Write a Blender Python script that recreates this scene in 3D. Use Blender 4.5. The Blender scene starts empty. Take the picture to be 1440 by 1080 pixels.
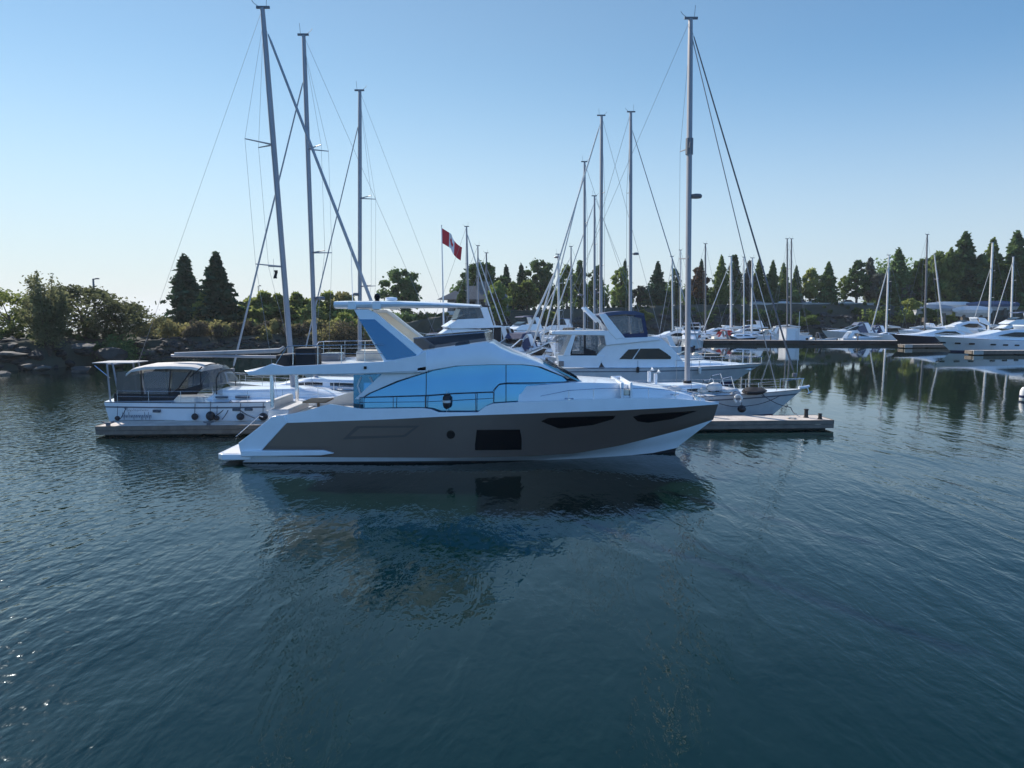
import bpy, bmesh, math, random
import numpy as np
from mathutils import Vector, Matrix

scene = bpy.context.scene
COL = scene.collection
R = math.radians
rnd = random.Random(11)

# ---------------------------------------------------------------- camera geometry
FPX, PITCH, CAMH = 1000.0, math.atan(0.1), 6.15
CP, SP = math.cos(PITCH), math.sin(PITCH)

def V(px, py, Y):
    """world (x, z) of the photograph's pixel (1440x1080) on the upright plane at depth Y"""
    u, v = (px - 720) / FPX, (540 - py) / FPX
    t = Y / (CP + v * SP)
    return u * t, CAMH + (-SP + v * CP) * t

def vx(px, Y, py=440):
    return V(px, py, Y)[0]

def vz(py, Y):
    return V(720, py, Y)[1]

# ---------------------------------------------------------------- materials
MATS = {}

def mat(name, col, rough=0.5, metal=0.0, spec=0.5, var=0.0, vscale=3.0, bump=0.0, bscale=40.0, coat=0.0, col2=None, trans=0.0):
    m = bpy.data.materials.new(name)
    m.use_nodes = True
    nt = m.node_tree
    b = nt.nodes['Principled BSDF']
    b.inputs['Base Color'].default_value = (*col, 1)
    b.inputs['Roughness'].default_value = rough
    b.inputs['Metallic'].default_value = metal
    b.inputs['Specular IOR Level'].default_value = spec
    b.inputs['Coat Weight'].default_value = coat
    b.inputs['Coat Roughness'].default_value = 0.05
    tc = None
    if var > 0 or col2 is not None or bump > 0:
        tc = nt.nodes.new('ShaderNodeTexCoord')
    if var > 0 or col2 is not None:
        nz = nt.nodes.new('ShaderNodeTexNoise')
        nz.inputs['Scale'].default_value = vscale
        nz.inputs['Detail'].default_value = 6
        nz.inputs['Roughness'].default_value = 0.65
        nt.links.new(tc.outputs['Object'], nz.inputs['Vector'])
        rp = nt.nodes.new('ShaderNodeValToRGB')
        rp.color_ramp.elements[0].position = 0.32
        rp.color_ramp.elements[1].position = 0.68
        if col2 is None:
            c0 = [c * (1 - var) for c in col]; c1 = [min(1, c * (1 + var)) for c in col]
        else:
            c0, c1 = col, col2
        rp.color_ramp.elements[0].color = (*c0, 1)
        rp.color_ramp.elements[1].color = (*c1, 1)
        nt.links.new(nz.outputs['Fac'], rp.inputs['Fac'])
        nt.links.new(rp.outputs['Color'], b.inputs['Base Color'])
    if bump > 0:
        n2 = nt.nodes.new('ShaderNodeTexNoise')
        n2.inputs['Scale'].default_value = bscale
        n2.inputs['Detail'].default_value = 5
        nt.links.new(tc.outputs['Object'], n2.inputs['Vector'])
        bp = nt.nodes.new('ShaderNodeBump')
        bp.inputs['Strength'].default_value = bump
        bp.inputs['Distance'].default_value = 0.05
        nt.links.new(n2.outputs['Fac'], bp.inputs['Height'])
        nt.links.new(bp.outputs['Normal'], b.inputs['Normal'])
    if trans > 0:
        out = nt.nodes['Material Output']
        tr = nt.nodes.new('ShaderNodeBsdfTransparent')
        mx = nt.nodes.new('ShaderNodeMixShader')
        mx.inputs['Fac'].default_value = trans
        nt.links.new(b.outputs[0], mx.inputs[1]); nt.links.new(tr.outputs[0], mx.inputs[2])
        nt.links.new(mx.outputs[0], out.inputs['Surface'])
    MATS[name] = m
    return m

def leafmat(name, c0, c1, transl=0.35, scale=0.35):
    m = bpy.data.materials.new(name)
    m.use_nodes = True
    nt = m.node_tree
    nt.nodes.remove(nt.nodes['Principled BSDF'])
    out = nt.nodes['Material Output']
    tc = nt.nodes.new('ShaderNodeTexCoord')
    nz = nt.nodes.new('ShaderNodeTexNoise'); nz.inputs['Scale'].default_value = scale; nz.inputs['Detail'].default_value = 4
    nt.links.new(tc.outputs['Object'], nz.inputs['Vector'])
    oi = nt.nodes.new('ShaderNodeObjectInfo')
    ma = nt.nodes.new('ShaderNodeMath'); ma.operation = 'MULTIPLY_ADD'
    ma.inputs[1].default_value = 0.36; ma.inputs[2].default_value = -0.18
    nt.links.new(oi.outputs['Random'], ma.inputs[0])
    ad = nt.nodes.new('ShaderNodeMath'); ad.operation = 'ADD'
    nt.links.new(nz.outputs['Fac'], ad.inputs[0]); nt.links.new(ma.outputs[0], ad.inputs[1])
    rp = nt.nodes.new('ShaderNodeValToRGB')
    rp.color_ramp.elements[0].position = 0.3; rp.color_ramp.elements[1].position = 0.72
    rp.color_ramp.elements[0].color = (*c0, 1); rp.color_ramp.elements[1].color = (*c1, 1)
    nt.links.new(ad.outputs[0], rp.inputs['Fac'])
    d = nt.nodes.new('ShaderNodeBsdfDiffuse'); t = nt.nodes.new('ShaderNodeBsdfTranslucent')
    mx = nt.nodes.new('ShaderNodeMixShader'); mx.inputs['Fac'].default_value = transl
    nt.links.new(rp.outputs[0], d.inputs['Color']); nt.links.new(rp.outputs[0], t.inputs['Color'])
    nt.links.new(d.outputs[0], mx.inputs[1]); nt.links.new(t.outputs[0], mx.inputs[2])
    nt.links.new(mx.outputs[0], out.inputs['Surface'])
    MATS[name] = m
    return m

mat('gelcoat', (0.75, 0.79, 0.83), 0.22, coat=0.3, var=0.04, vscale=1.2)
mat('gelcoat_worn', (0.60, 0.60, 0.61), 0.35, var=0.10, vscale=1.5)
mat('cream', (0.70, 0.64, 0.52), 0.5, var=0.06)
mat('bronze_hull', (0.138, 0.098, 0.074), 0.28, metal=0.2, coat=0.4, var=0.05, vscale=0.6)
mat('bronze_line', (0.08, 0.062, 0.052), 0.4, var=0.05)
mat('black_gloss', (0.003, 0.003, 0.004), 0.15, spec=0.15, var=0.1)
mat('antifoul', (0.012, 0.014, 0.02), 0.6, var=0.3, vscale=2)
mat('antifoul_red', (0.14, 0.03, 0.03), 0.6, var=0.3, vscale=2)
mat('mirror_glass', (0.095, 0.235, 0.345), 0.05, metal=0.85, var=0.05, vscale=0.5, bump=0.12, bscale=0.9)
mat('arch_glass', (0.045, 0.115, 0.20), 0.06, metal=0.75, var=0.04, vscale=0.5)
mat('dark_glass', (0.006, 0.009, 0.012), 0.08, spec=0.25, var=0.1)
mat('navy_glass', (0.02, 0.035, 0.07), 0.06, spec=0.8, var=0.1)
mat('smoke_glass', (0.03, 0.032, 0.038), 0.1, spec=0.3, trans=0.14)
mat('clear_vinyl', (0.20, 0.215, 0.23), 0.15, spec=0.5, trans=0.66, var=0.1, vscale=2)
mat('teak', (0.30, 0.20, 0.12), 0.6, var=0.2, vscale=6)
mat('steel', (0.62, 0.63, 0.65), 0.22, metal=0.9, var=0.05)
mat('rail_dark', (0.10, 0.12, 0.15), 0.3, metal=0.6, var=0.05)
mat('alloy', (0.27, 0.28, 0.31), 0.5, metal=0.0, var=0.1, vscale=0.5)
mat('alloy_white', (0.66, 0.66, 0.65), 0.4, var=0.06)
mat('alloy_dark', (0.13, 0.135, 0.15), 0.5, metal=0.0, var=0.1)
mat('wire', (0.26, 0.27, 0.29), 0.4, metal=0.5, var=0.05)
mat('sailcloth', (0.60, 0.60, 0.58), 0.8, var=0.08, bump=0.3, bscale=8)
mat('sail_grey', (0.33, 0.35, 0.38), 0.8, var=0.12, bump=0.3, bscale=8)
mat('canvas_navy', (0.025, 0.04, 0.10), 0.8, var=0.15, bump=0.2)
mat('canvas_blue', (0.06, 0.09, 0.16), 0.8, var=0.12, bump=0.2)
mat('canvas_grey', (0.30, 0.31, 0.32), 0.8, var=0.1, bump=0.2)
mat('canvas_beige', (0.60, 0.56, 0.50), 0.85, var=0.1, bump=0.2)
mat('canvas_black', (0.012, 0.013, 0.016), 0.8, var=0.2)
mat('canvas_red', (0.40, 0.03, 0.03), 0.8, var=0.1)
mat('fender_black', (0.014, 0.015, 0.02), 0.55, var=0.2)
mat('fender_white', (0.7, 0.7, 0.68), 0.5, var=0.1)
mat('stripe_navy', (0.02, 0.03, 0.09), 0.3, var=0.05)
mat('stripe_grey', (0.12, 0.14, 0.17), 0.3, var=0.05)
mat('stripe_red', (0.35, 0.03, 0.04), 0.3, var=0.05)
mat('hull_navy', (0.018, 0.022, 0.04), 0.18, coat=0.4, var=0.08)
mat('hull_grey', (0.16, 0.17, 0.19), 0.25, coat=0.3, var=0.06)
mat('rope', (0.05, 0.055, 0.07), 0.9, var=0.2, vscale=20)
mat('rope_white', (0.5, 0.48, 0.44), 0.9, var=0.2, vscale=20)
mat('pile_wood', (0.10, 0.085, 0.07), 0.85, var=0.3, vscale=4, bump=0.4, bscale=15)
mat('dock_fascia', (0.175, 0.145, 0.118), 0.8, var=0.22, vscale=2.2, bump=0.3, bscale=12)
mat('dock_float', (0.03, 0.033, 0.03), 0.85, var=0.4, vscale=3)
mat('concrete', (0.42, 0.41, 0.38), 0.85, var=0.15, vscale=2, bump=0.2)
mat('rubber', (0.02, 0.02, 0.02), 0.7, var=0.2)
mat('flag_red', (0.55, 0.015, 0.03), 0.75, var=0.05)
mat('flag_white', (0.78, 0.78, 0.78), 0.75, var=0.03)
mat('paint_white', (0.72, 0.73, 0.74), 0.45, var=0.05)
mat('roof_grey', (0.16, 0.155, 0.15), 0.8, var=0.2, vscale=3)
mat('wall_pale', (0.42, 0.40, 0.37), 0.8, var=0.12, vscale=2)
mat('bark', (0.075, 0.058, 0.045), 0.9, var=0.3, vscale=3, bump=0.5, bscale=8)
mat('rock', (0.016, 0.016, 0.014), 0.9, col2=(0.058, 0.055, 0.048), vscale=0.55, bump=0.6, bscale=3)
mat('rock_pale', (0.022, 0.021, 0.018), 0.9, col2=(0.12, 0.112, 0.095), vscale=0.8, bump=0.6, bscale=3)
mat('earth', (0.022, 0.026, 0.013), 0.95, col2=(0.075, 0.075, 0.05), vscale=0.12, bump=0.6, bscale=1.2)
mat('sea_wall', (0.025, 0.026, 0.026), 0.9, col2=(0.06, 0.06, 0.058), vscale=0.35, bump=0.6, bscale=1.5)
mat('tan_paint', (0.42, 0.32, 0.2), 0.7, var=0.1)
mat('orange', (0.6, 0.2, 0.05), 0.6, var=0.1)
mat('car_red', (0.3, 0.02, 0.02), 0.3, coat=0.5, var=0.05)
mat('car_grey', (0.2, 0.21, 0.22), 0.3, coat=0.5, var=0.05)
mat('car_white', (0.75, 0.75, 0.75), 0.3, coat=0.5, var=0.03)
mat('car_dark', (0.02, 0.022, 0.03), 0.3, coat=0.5, var=0.05)
leafmat('leaf_conifer', (0.025, 0.053, 0.029), (0.081, 0.149, 0.081), 0.25)
leafmat('leaf_dark', (0.054, 0.098, 0.036), (0.170, 0.254, 0.095), 0.42)
leafmat('leaf_mid', (0.081, 0.128, 0.037), (0.249, 0.315, 0.091), 0.50)
leafmat('leaf_light', (0.116, 0.155, 0.039), (0.329, 0.361, 0.110), 0.55)
leafmat('leaf_olive', (0.117, 0.111, 0.046), (0.315, 0.290, 0.119), 0.48)
leafmat('leaf_brown', (0.060, 0.055, 0.038), (0.145, 0.125, 0.085), 0.42)
leafmat('leaf_silver', (0.093, 0.109, 0.085), (0.263, 0.280, 0.228), 0.45)
leafmat('leaf_rust', (0.085, 0.055, 0.03), (0.19, 0.11, 0.06), 0.4)

leafmat('leaf_sage', (0.095, 0.108, 0.052), (0.215, 0.225, 0.115), 0.55, 0.5)

# ---------------------------------------------------------------- mesh builder
class MB:
    def __init__(s):
        s.v, s.f, s.m = [], [], []
    def add(s, verts, faces, m=0):
        o = len(s.v)
        s.v.extend([tuple(p) for p in verts])
        for k, f in enumerate(faces):
            s.f.append([i + o for i in f])
            s.m.append(m[k] if isinstance(m, (list, tuple)) else m)
        return s
    def box(s, x0, x1, y0, y1, z0, z1, m=0):
        v = [(x, y, z) for z in (z0, z1) for y in (y0, y1) for x in (x0, x1)]
        return s.add(v, [(0, 2, 3, 1), (4, 5, 7, 6), (0, 1, 5, 4), (2, 6, 7, 3), (0, 4, 6, 2), (1, 3, 7, 5)], m)
    def prism(s, out, y0, y1, m=0, tilt=0.0, z0=0.0):
        """outline in (x, z), extruded from y0 to y1; tilt narrows both faces with height"""
        n = len(out)
        def yy(y, z):
            k = tilt * (z - z0)
            return y + k if y < 0 else y - k
        a = [(x, yy(y0, z), z) for x, z in out]; b = [(x, yy(y1, z), z) for x, z in out]
        fs = [list(range(n)), list(range(2 * n - 1, n - 1, -1))] + [(i, (i + 1) % n + 0, (i + 1) % n + n, i + n) for i in range(n)]
        return s.add(a + b, fs, m)
    def zprism(s, out, z0, z1, m=0):
        n = len(out)
        a = [(x, y, z0) for x, y in out]; b = [(x, y, z1) for x, y in out]
        return s.add(a + b, [list(range(n)), list(range(2 * n - 1, n - 1, -1))] + [(i, (i + 1) % n, (i + 1) % n + n, i + n) for i in range(n)], m)
    def tube(s, pts, r, n=6, m=0, sx=1.0):
        pts = [Vector(p) for p in pts]
        k = len(pts)
        rs = r if isinstance(r, (list, tuple)) else [r] * k
        vs = []
        up0 = None
        for i, p in enumerate(pts):
            d = (pts[min(i + 1, k - 1)] - pts[max(i - 1, 0)])
            d = d.normalized() if d.length > 1e-9 else Vector((0, 0, 1))
            ref = Vector((0, 0, 1)) if abs(d.z) < 0.9 else Vector((1, 0, 0))
            a = d.cross(ref).normalized()
            b = d.cross(a).normalized()
            for j in range(n):
                t = 2 * math.pi * j / n
                vs.append(p + a * (rs[i] * math.cos(t)) + b * (rs[i] * sx * math.sin(t)))
        fs = []
        for i in range(k - 1):
            for j in range(n):
                fs.append((i * n + j, i * n + (j + 1) % n, (i + 1) * n + (j + 1) % n, (i + 1) * n + j))
        fs.append(list(range(n - 1, -1, -1))); fs.append([(k - 1) * n + j for j in range(n)])
        return s.add(vs, fs, m)
    def lathe(s, prof, c=(0, 0, 0), n=12, m=0, axis='z'):
        vs = []
        for r, z in prof:
            for j in range(n):
                t = 2 * math.pi * j / n
                p = (r * math.cos(t), r * math.sin(t), z)
                if axis == 'x': p = (p[2], p[0], p[1])
                if axis == 'y': p = (p[0], p[2], p[1])
                vs.append((c[0] + p[0], c[1] + p[1], c[2] + p[2]))
        k = len(prof)
        fs = [(i * n + j, i * n + (j + 1) % n, (i + 1) * n + (j + 1) % n, (i + 1) * n + j) for i in range(k - 1) for j in range(n)]
        fs.append(list(range(n - 1, -1, -1))); fs.append([(k - 1) * n + j for j in range(n)])
        return s.add(vs, fs, m)
    def ell(s, c, rad, n=12, k=8, m=0, power=1.0):
        prof = []
        vs, fs = [], []
        for i in range(k + 1):
            a = -math.pi / 2 + math.pi * i / k
            for j in range(n):
                t = 2 * math.pi * j / n
                vs.append((c[0] + rad[0] * math.cos(a) * math.cos(t), c[1] + rad[1] * math.cos(a) * math.sin(t), c[2] + rad[2] * math.sin(a)))
        for i in range(k):
            for j in range(n):
                fs.append((i * n + j, i * n + (j + 1) % n, (i + 1) * n + (j + 1) % n, (i + 1) * n + j))
        return s.add(vs, fs, m)
    def grid(s, rows, m=0, rowm=None, closed=False):
        n = len(rows[0])
        vs = [p for r in rows for p in r]
        fs, ms = [], []
        for i in range(len(rows) - 1):
            for j in range(n if closed else n - 1):
                fs.append((i * n + j, i * n + (j + 1) % n, (i + 1) * n + (j + 1) % n, (i + 1) * n + j))
                ms.append(rowm[j] if rowm else m)
        return s.add(vs, fs, ms)
    def loft_sym(s, st, m=0, rowm=None, caps=True, bottom=False):
        """st: list of (x, [(half_breadth, z) from outside low to centre high]); mirrored in y"""
        rows = []
        for x, hs in st:
            near = [(x if len(h) < 3 else h[2], -h[0], h[1]) for h in hs]
            far = [(x if len(h) < 3 else h[2], h[0], h[1]) for h in hs]
            rows.append(near + far[::-1])
        n = len(st[0][1])
        rm = None
        if rowm: rm = list(rowm) + [rowm[-1]] + list(rowm[::-1])
        s.grid(rows, m, rm)
        if caps:
            s.add(rows[0], [list(range(2 * n))], m if not rowm else rowm[0])
            s.add(rows[-1], [list(range(2 * n - 1, -1, -1))], m if not rowm else rowm[0])
        if bottom:
            s.grid([[r[0], r[-1]] for r in rows], m if not rowm else rowm[0])
        return s
    def build(s, name, mats, parent=None, loc=None, smooth=True, bevel=0.0, angle=38, rotz=0.0):
        me = bpy.data.meshes.new(name)
        me.from_pydata(s.v, [], s.f)
        me.polygons.foreach_set('material_index', s.m)
        bm = bmesh.new(); bm.from_mesh(me)
        bmesh.ops.remove_doubles(bm, verts=bm.verts, dist=0.0004)
        bmesh.ops.dissolve_degenerate(bm, dist=0.0003, edges=bm.edges)
        bmesh.ops.recalc_face_normals(bm, faces=bm.faces)
        bm.to_mesh(me); bm.free()
        if isinstance(mats, str): mats = [mats]
        for k in mats: me.materials.append(MATS[k])
        o = bpy.data.objects.new(name, me)
        COL.objects.link(o)
        if parent is not None: o.parent = parent
        if loc is not None: o.location = loc
        o.rotation_euler.z = rotz
        if smooth:
            me.polygons.foreach_set('use_smooth', [True] * len(me.polygons))
            me.set_sharp_from_angle(angle=R(angle))
        if bevel > 0:
            b = o.modifiers.new('bevel', 'BEVEL'); b.width = bevel; b.segments = 2; b.limit_method = 'ANGLE'; b.angle_limit = R(40)
        return o

def tag(o, label=None, cat=None, group=None, kind=None):
    if label: o['label'] = label
    if cat: o['category'] = cat
    if group: o['group'] = group
    if kind: o['kind'] = kind
    return o

def thing(name, label, cat, loc=(0, 0, 0), rz=0.0, group=None):
    o = bpy.data.objects.new(name, None)
    COL.objects.link(o)
    o.empty_display_size = 0.5
    o.location = loc; o.rotation_euler.z = rz
    return tag(o, label, cat, group)

def copy_tree(o, parent=None):
    c = o.copy(); COL.objects.link(c)
    c.parent = parent
    for ch in list(o.children): copy_tree(ch, c)
    return c

def interp(tr, x):
    if x <= tr[0][0]: return tr[0][1]
    for (a, b), (c, d) in zip(tr, tr[1:]):
        if x <= c: return b + (d - b) * (x - a) / (c - a) if c > a else d
    return tr[-1][1]

def mirrored(mb):
    m = MB(); m.v = [(x, -y, z) for x, y, z in mb.v]; m.f = [list(f) for f in mb.f]; m.m = list(mb.m)
    return m
def pair(mb, name, mats, parent, **k):
    """a part on the near side and its twin on the far side, each a mesh of its own"""
    return mb.build(name, mats, parent, **k), mirrored(mb).build(name, mats, parent, **k)

mat('dark_vinyl', (0.05, 0.06, 0.065), 0.15, spec=0.5, trans=0.30, var=0.2, vscale=2)
AIR = 0.00014
# ---------------------------------------------------------------- camera, light, sky
cam = bpy.data.cameras.new('camera'); cam_o = bpy.data.objects.new('camera', cam); COL.objects.link(cam_o)
cam_o.location = (0, 0, CAMH); cam_o.rotation_euler = (math.pi / 2 - PITCH, 0, 0)
cam.sensor_width = 36; cam.lens = 36 * FPX / 1440; cam.clip_start = 0.2; cam.clip_end = 30000
scene.camera = cam_o

SUN_AZ, SUN_EL = R(-38.8), R(33)          # azimuth from straight ahead, negative to the left
sl = bpy.data.lights.new('sun', 'SUN'); so = bpy.data.objects.new('sun', sl); COL.objects.link(so)
sl.energy = 5.0; sl.angle = R(0.53); sl.color = (1.0, 0.93, 0.84)
sd = Vector((math.sin(SUN_AZ) * math.cos(SUN_EL), math.cos(SUN_AZ) * math.cos(SUN_EL), math.sin(SUN_EL)))
so.rotation_euler = sd.to_track_quat('Z', 'Y').to_euler()
so.location = (-60, 40, 60)

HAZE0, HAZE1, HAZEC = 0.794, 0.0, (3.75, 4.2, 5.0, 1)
w = bpy.data.worlds.new('World'); scene.world = w; w.use_nodes = True
nt = w.node_tree
bg = nt.nodes['Background']
sky = nt.nodes.new('ShaderNodeTexSky'); sky.sky_type = 'NISHITA'; sky.sun_disc = False
sky.sun_elevation = SUN_EL; sky.sun_rotation = SUN_AZ
sky.altitude = 0; sky.air_density = 1.15; sky.dust_density = 0.0; sky.ozone_density = 4.0
tint = nt.nodes.new('ShaderNodeMix'); tint.data_type = 'RGBA'; tint.blend_type = 'MULTIPLY'   # sky tint, bluer away from the sun to fill shade
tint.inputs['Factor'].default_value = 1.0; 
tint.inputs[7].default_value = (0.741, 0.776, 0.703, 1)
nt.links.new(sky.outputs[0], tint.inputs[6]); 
# pale summer haze thickening towards the horizon all round
wtc = nt.nodes.new('ShaderNodeTexCoord'); wsx = nt.nodes.new('ShaderNodeSeparateXYZ'); nt.links.new(wtc.outputs['Generated'], wsx.inputs[0])
hz = nt.nodes.new('ShaderNodeMapRange'); hz.interpolation_type = 'SMOOTHSTEP'
hz.inputs['From Min'].default_value = -0.02; hz.inputs['From Max'].default_value = 0.33; hz.inputs['To Min'].default_value = HAZE0; hz.inputs['To Max'].default_value = HAZE1
nt.links.new(wsx.outputs['Z'], hz.inputs['Value'])
hm_ = nt.nodes.new('ShaderNodeMix'); hm_.data_type = 'RGBA'; nt.links.new(hz.outputs[0], hm_.inputs['Factor'])
nt.links.new(tint.outputs[2], hm_.inputs[6]); hm_.inputs[7].default_value = HAZEC
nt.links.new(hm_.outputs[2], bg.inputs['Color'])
# bluer, brighter sky above the view, added to colour water and shade
el = nt.nodes.new('ShaderNodeMapRange'); el.interpolation_type = 'SMOOTHSTEP'; el.inputs['From Min'].default_value = 0.36; el.inputs['From Max'].default_value = 0.72
nt.links.new(wsx.outputs['Z'], el.inputs['Value'])
ov = nt.nodes.new('ShaderNodeMix'); ov.data_type = 'RGBA'; ov.blend_type = 'MULTIPLY'; nt.links.new(el.outputs[0], ov.inputs['Factor'])
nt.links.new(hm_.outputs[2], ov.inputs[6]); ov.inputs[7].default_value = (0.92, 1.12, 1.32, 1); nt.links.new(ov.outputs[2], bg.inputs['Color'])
# air whitened towards the sun; extra blue added away from it to fill shade
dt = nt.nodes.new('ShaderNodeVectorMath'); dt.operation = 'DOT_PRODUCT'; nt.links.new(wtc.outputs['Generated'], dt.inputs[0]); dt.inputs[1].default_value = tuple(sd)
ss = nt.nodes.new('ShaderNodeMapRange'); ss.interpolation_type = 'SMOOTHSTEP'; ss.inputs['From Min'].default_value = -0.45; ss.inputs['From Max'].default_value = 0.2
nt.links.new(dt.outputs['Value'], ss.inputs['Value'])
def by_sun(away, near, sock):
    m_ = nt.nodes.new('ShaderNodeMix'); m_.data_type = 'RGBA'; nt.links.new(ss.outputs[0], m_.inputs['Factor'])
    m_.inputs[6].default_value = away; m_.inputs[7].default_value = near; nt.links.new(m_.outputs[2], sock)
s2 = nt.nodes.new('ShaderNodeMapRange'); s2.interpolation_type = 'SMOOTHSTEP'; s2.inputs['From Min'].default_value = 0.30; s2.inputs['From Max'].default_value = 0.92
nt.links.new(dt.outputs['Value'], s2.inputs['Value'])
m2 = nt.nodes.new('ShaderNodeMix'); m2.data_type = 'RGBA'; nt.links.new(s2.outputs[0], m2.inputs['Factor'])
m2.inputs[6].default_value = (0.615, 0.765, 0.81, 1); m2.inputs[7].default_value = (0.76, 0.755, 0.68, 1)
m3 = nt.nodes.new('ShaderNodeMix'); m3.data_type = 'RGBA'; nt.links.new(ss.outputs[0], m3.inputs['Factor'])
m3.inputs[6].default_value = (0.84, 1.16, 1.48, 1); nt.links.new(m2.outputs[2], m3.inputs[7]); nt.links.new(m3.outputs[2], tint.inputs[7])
by_sun((2.2, 4.1, 7.0, 1), HAZEC, hm_.inputs[7])  # haze away from the sun given extra blue for the shade fill
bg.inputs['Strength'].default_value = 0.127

vs_ = scene.view_settings
vs_.view_transform = 'Standard'; vs_.look = 'None'; vs_.exposure = 0.40; vs_.gamma = 1.0
scene.cycles.max_bounces = 8; scene.cycles.transparent_max_bounces = 12
scene.cycles.glossy_bounces = 4; scene.cycles.diffuse_bounces = 3
scene.cycles.use_denoising = True
scene.cycles.sample_clamp_indirect = 6.0
scene.cycles.caustics_reflective = False; scene.cycles.caustics_refractive = False

# ---------------------------------------------------------------- water
def water_material():
    m = bpy.data.materials.new('harbour_water'); m.use_nodes = True
    nt = m.node_tree; b = nt.nodes['Principled BSDF']
    b.inputs['Base Color'].default_value = (0.0014, 0.0128, 0.0092, 1)
    b.inputs['Roughness'].default_value = 0.03
    b.inputs['IOR'].default_value = 1.333
    b.inputs['Specular Tint'].default_value = (0.60, 0.90, 1.0, 1)
    b.inputs['Specular IOR Level'].default_value = 0.78
    g = nt.nodes.new('ShaderNodeNewGeometry')
    L = nt.links.new
    def noise(scale, detail, sx, sy, rot=0.0, dist=0.0, rough=0.5):
        mp = nt.nodes.new('ShaderNodeMapping'); mp.inputs['Scale'].default_value = (sx, sy, 1); mp.inputs['Rotation'].default_value = (0, 0, rot)
        n = nt.nodes.new('ShaderNodeTexNoise'); n.inputs['Scale'].default_value = scale; n.inputs['Detail'].default_value = detail
        n.inputs['Distortion'].default_value = dist; n.inputs['Roughness'].default_value = rough
        L(g.outputs['Position'], mp.inputs['Vector']); L(mp.outputs['Vector'], n.inputs['Vector'])
        return n.outputs['Fac']
    def math_(op, a, bb, c=None):
        n = nt.nodes.new('ShaderNodeMath'); n.operation = op
        for i, q in enumerate((a, bb, c)):
            if q is None: continue
            if isinstance(q, (int, float)): n.inputs[i].default_value = q
            else: L(q, n.inputs[i])
        return n.outputs[0]
    swell = noise(0.33, 2, 1.0, 0.45, R(12), 0.5)          # low undulation, crests running off from the camera
    chop = noise(1.15, 3, 1.25, 0.42, R(20), 0.9, 0.5)
    chop2 = noise(1.5, 3, 1.0, 0.5, R(-28), 0.7, 0.5)
    fine = noise(6.5, 2, 1.0, 0.55, R(8), 0.3, 0.5)
    patch = noise(0.045, 2, 1.0, 1.6, 0.4)
    # wind patches, and calmer water in the lee of the docks and boats
    sep = nt.nodes.new('ShaderNodeSeparateXYZ'); L(g.outputs['Position'], sep.inputs[0])
    mr = nt.nodes.new('ShaderNodeMapRange'); mr.inputs['From Min'].default_value = 36; mr.inputs['From Max'].default_value = 75
    mr.inputs['To Min'].default_value = 1.0; mr.inputs['To Max'].default_value = 0.13; L(sep.outputs['Y'], mr.inputs['Value'])
    pr = nt.nodes.new('ShaderNodeMapRange'); pr.inputs['From Min'].default_value = 0.35; pr.inputs['From Max'].default_value = 0.65
    pr.inputs['To Min'].default_value = 0.55; pr.inputs['To Max'].default_value = 1.15; L(patch, pr.inputs['Value'])
    # the basin to the right of the finger dock lies in the lee of the boats
    ly = nt.nodes.new('ShaderNodeMapRange'); ly.inputs['From Min'].default_value = 30; ly.inputs['From Max'].default_value = 42; L(sep.outputs['Y'], ly.inputs['Value'])
    lx = nt.nodes.new('ShaderNodeMapRange'); lx.inputs['From Min'].default_value = 4; lx.inputs['From Max'].default_value = 20; L(sep.outputs['X'], lx.inputs['Value'])
    lee = math_('MULTIPLY', ly.outputs[0], lx.outputs[0]); lee = math_('MULTIPLY_ADD', lee, -0.74, 1.0)
    amp = math_('MULTIPLY', mr.outputs[0], pr.outputs[0]); amp = math_('MULTIPLY', amp, lee)
    h = math_('MULTIPLY', swell, 0.17)
    h = math_('MULTIPLY_ADD', chop, 0.066, h)
    h = math_('MULTIPLY_ADD', chop2, 0.036, h)
    h = math_('MULTIPLY_ADD', fine, 0.014, h)
    # a breeze ruffles the open water on the left into short steep ripples
    bz = nt.nodes.new('ShaderNodeMapRange'); bz.inputs['From Min'].default_value = -3; bz.inputs['From Max'].default_value = -16; L(sep.outputs['X'], bz.inputs['Value'])
    short = noise(3.4, 1, 1.0, 0.7, R(-15), 0.3, 0.5)
    L(math_('MULTIPLY_ADD', bz.outputs[0], 0.035, 0.03), b.inputs['Roughness'])
    h = math_('MULTIPLY_ADD', math_('MULTIPLY', short, bz.outputs[0]), 0.10, h)
    h = math_('MULTIPLY', h, amp)
    bp = nt.nodes.new('ShaderNodeBump'); bp.inputs['Strength'].default_value = 1.0; bp.inputs['Distance'].default_value = 0.62
    L(h, bp.inputs['Height']); L(bp.outputs['Normal'], b.inputs['Normal'])
    MATS['harbour_water'] = m
water_material()
wm = MB()
wm.add([(-3500, -400, 0), (3500, -400, 0), (3500, 4500, 0), (-3500, 4500, 0)], [(0, 1, 2, 3)])
wo = wm.build('water', 'harbour_water', smooth=False); tag(wo, kind='structure')

# ---------------------------------------------------------------- the hazy air over the basin
hzm = bpy.data.materials.new('hazy_air'); hzm.use_nodes = True
nh = hzm.node_tree; nh.nodes.remove(nh.nodes['Principled BSDF'])
pv_ = nh.nodes.new('ShaderNodeVolumePrincipled'); pv_.inputs['Color'].default_value = (0.90, 0.95, 1.0, 1); pv_.inputs['Density'].default_value = AIR
pv_.inputs['Anisotropy'].default_value = 0.25
nh.links.new(pv_.outputs[0], nh.nodes['Material Output'].inputs['Volume'])
MATS['hazy_air'] = hzm
hb_ = MB(); hb_.box(-3600, 3600, -500, 4600, -4, 48)
hbo = hb_.build('haze', 'hazy_air', smooth=False); tag(hbo, kind='stuff')

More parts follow.
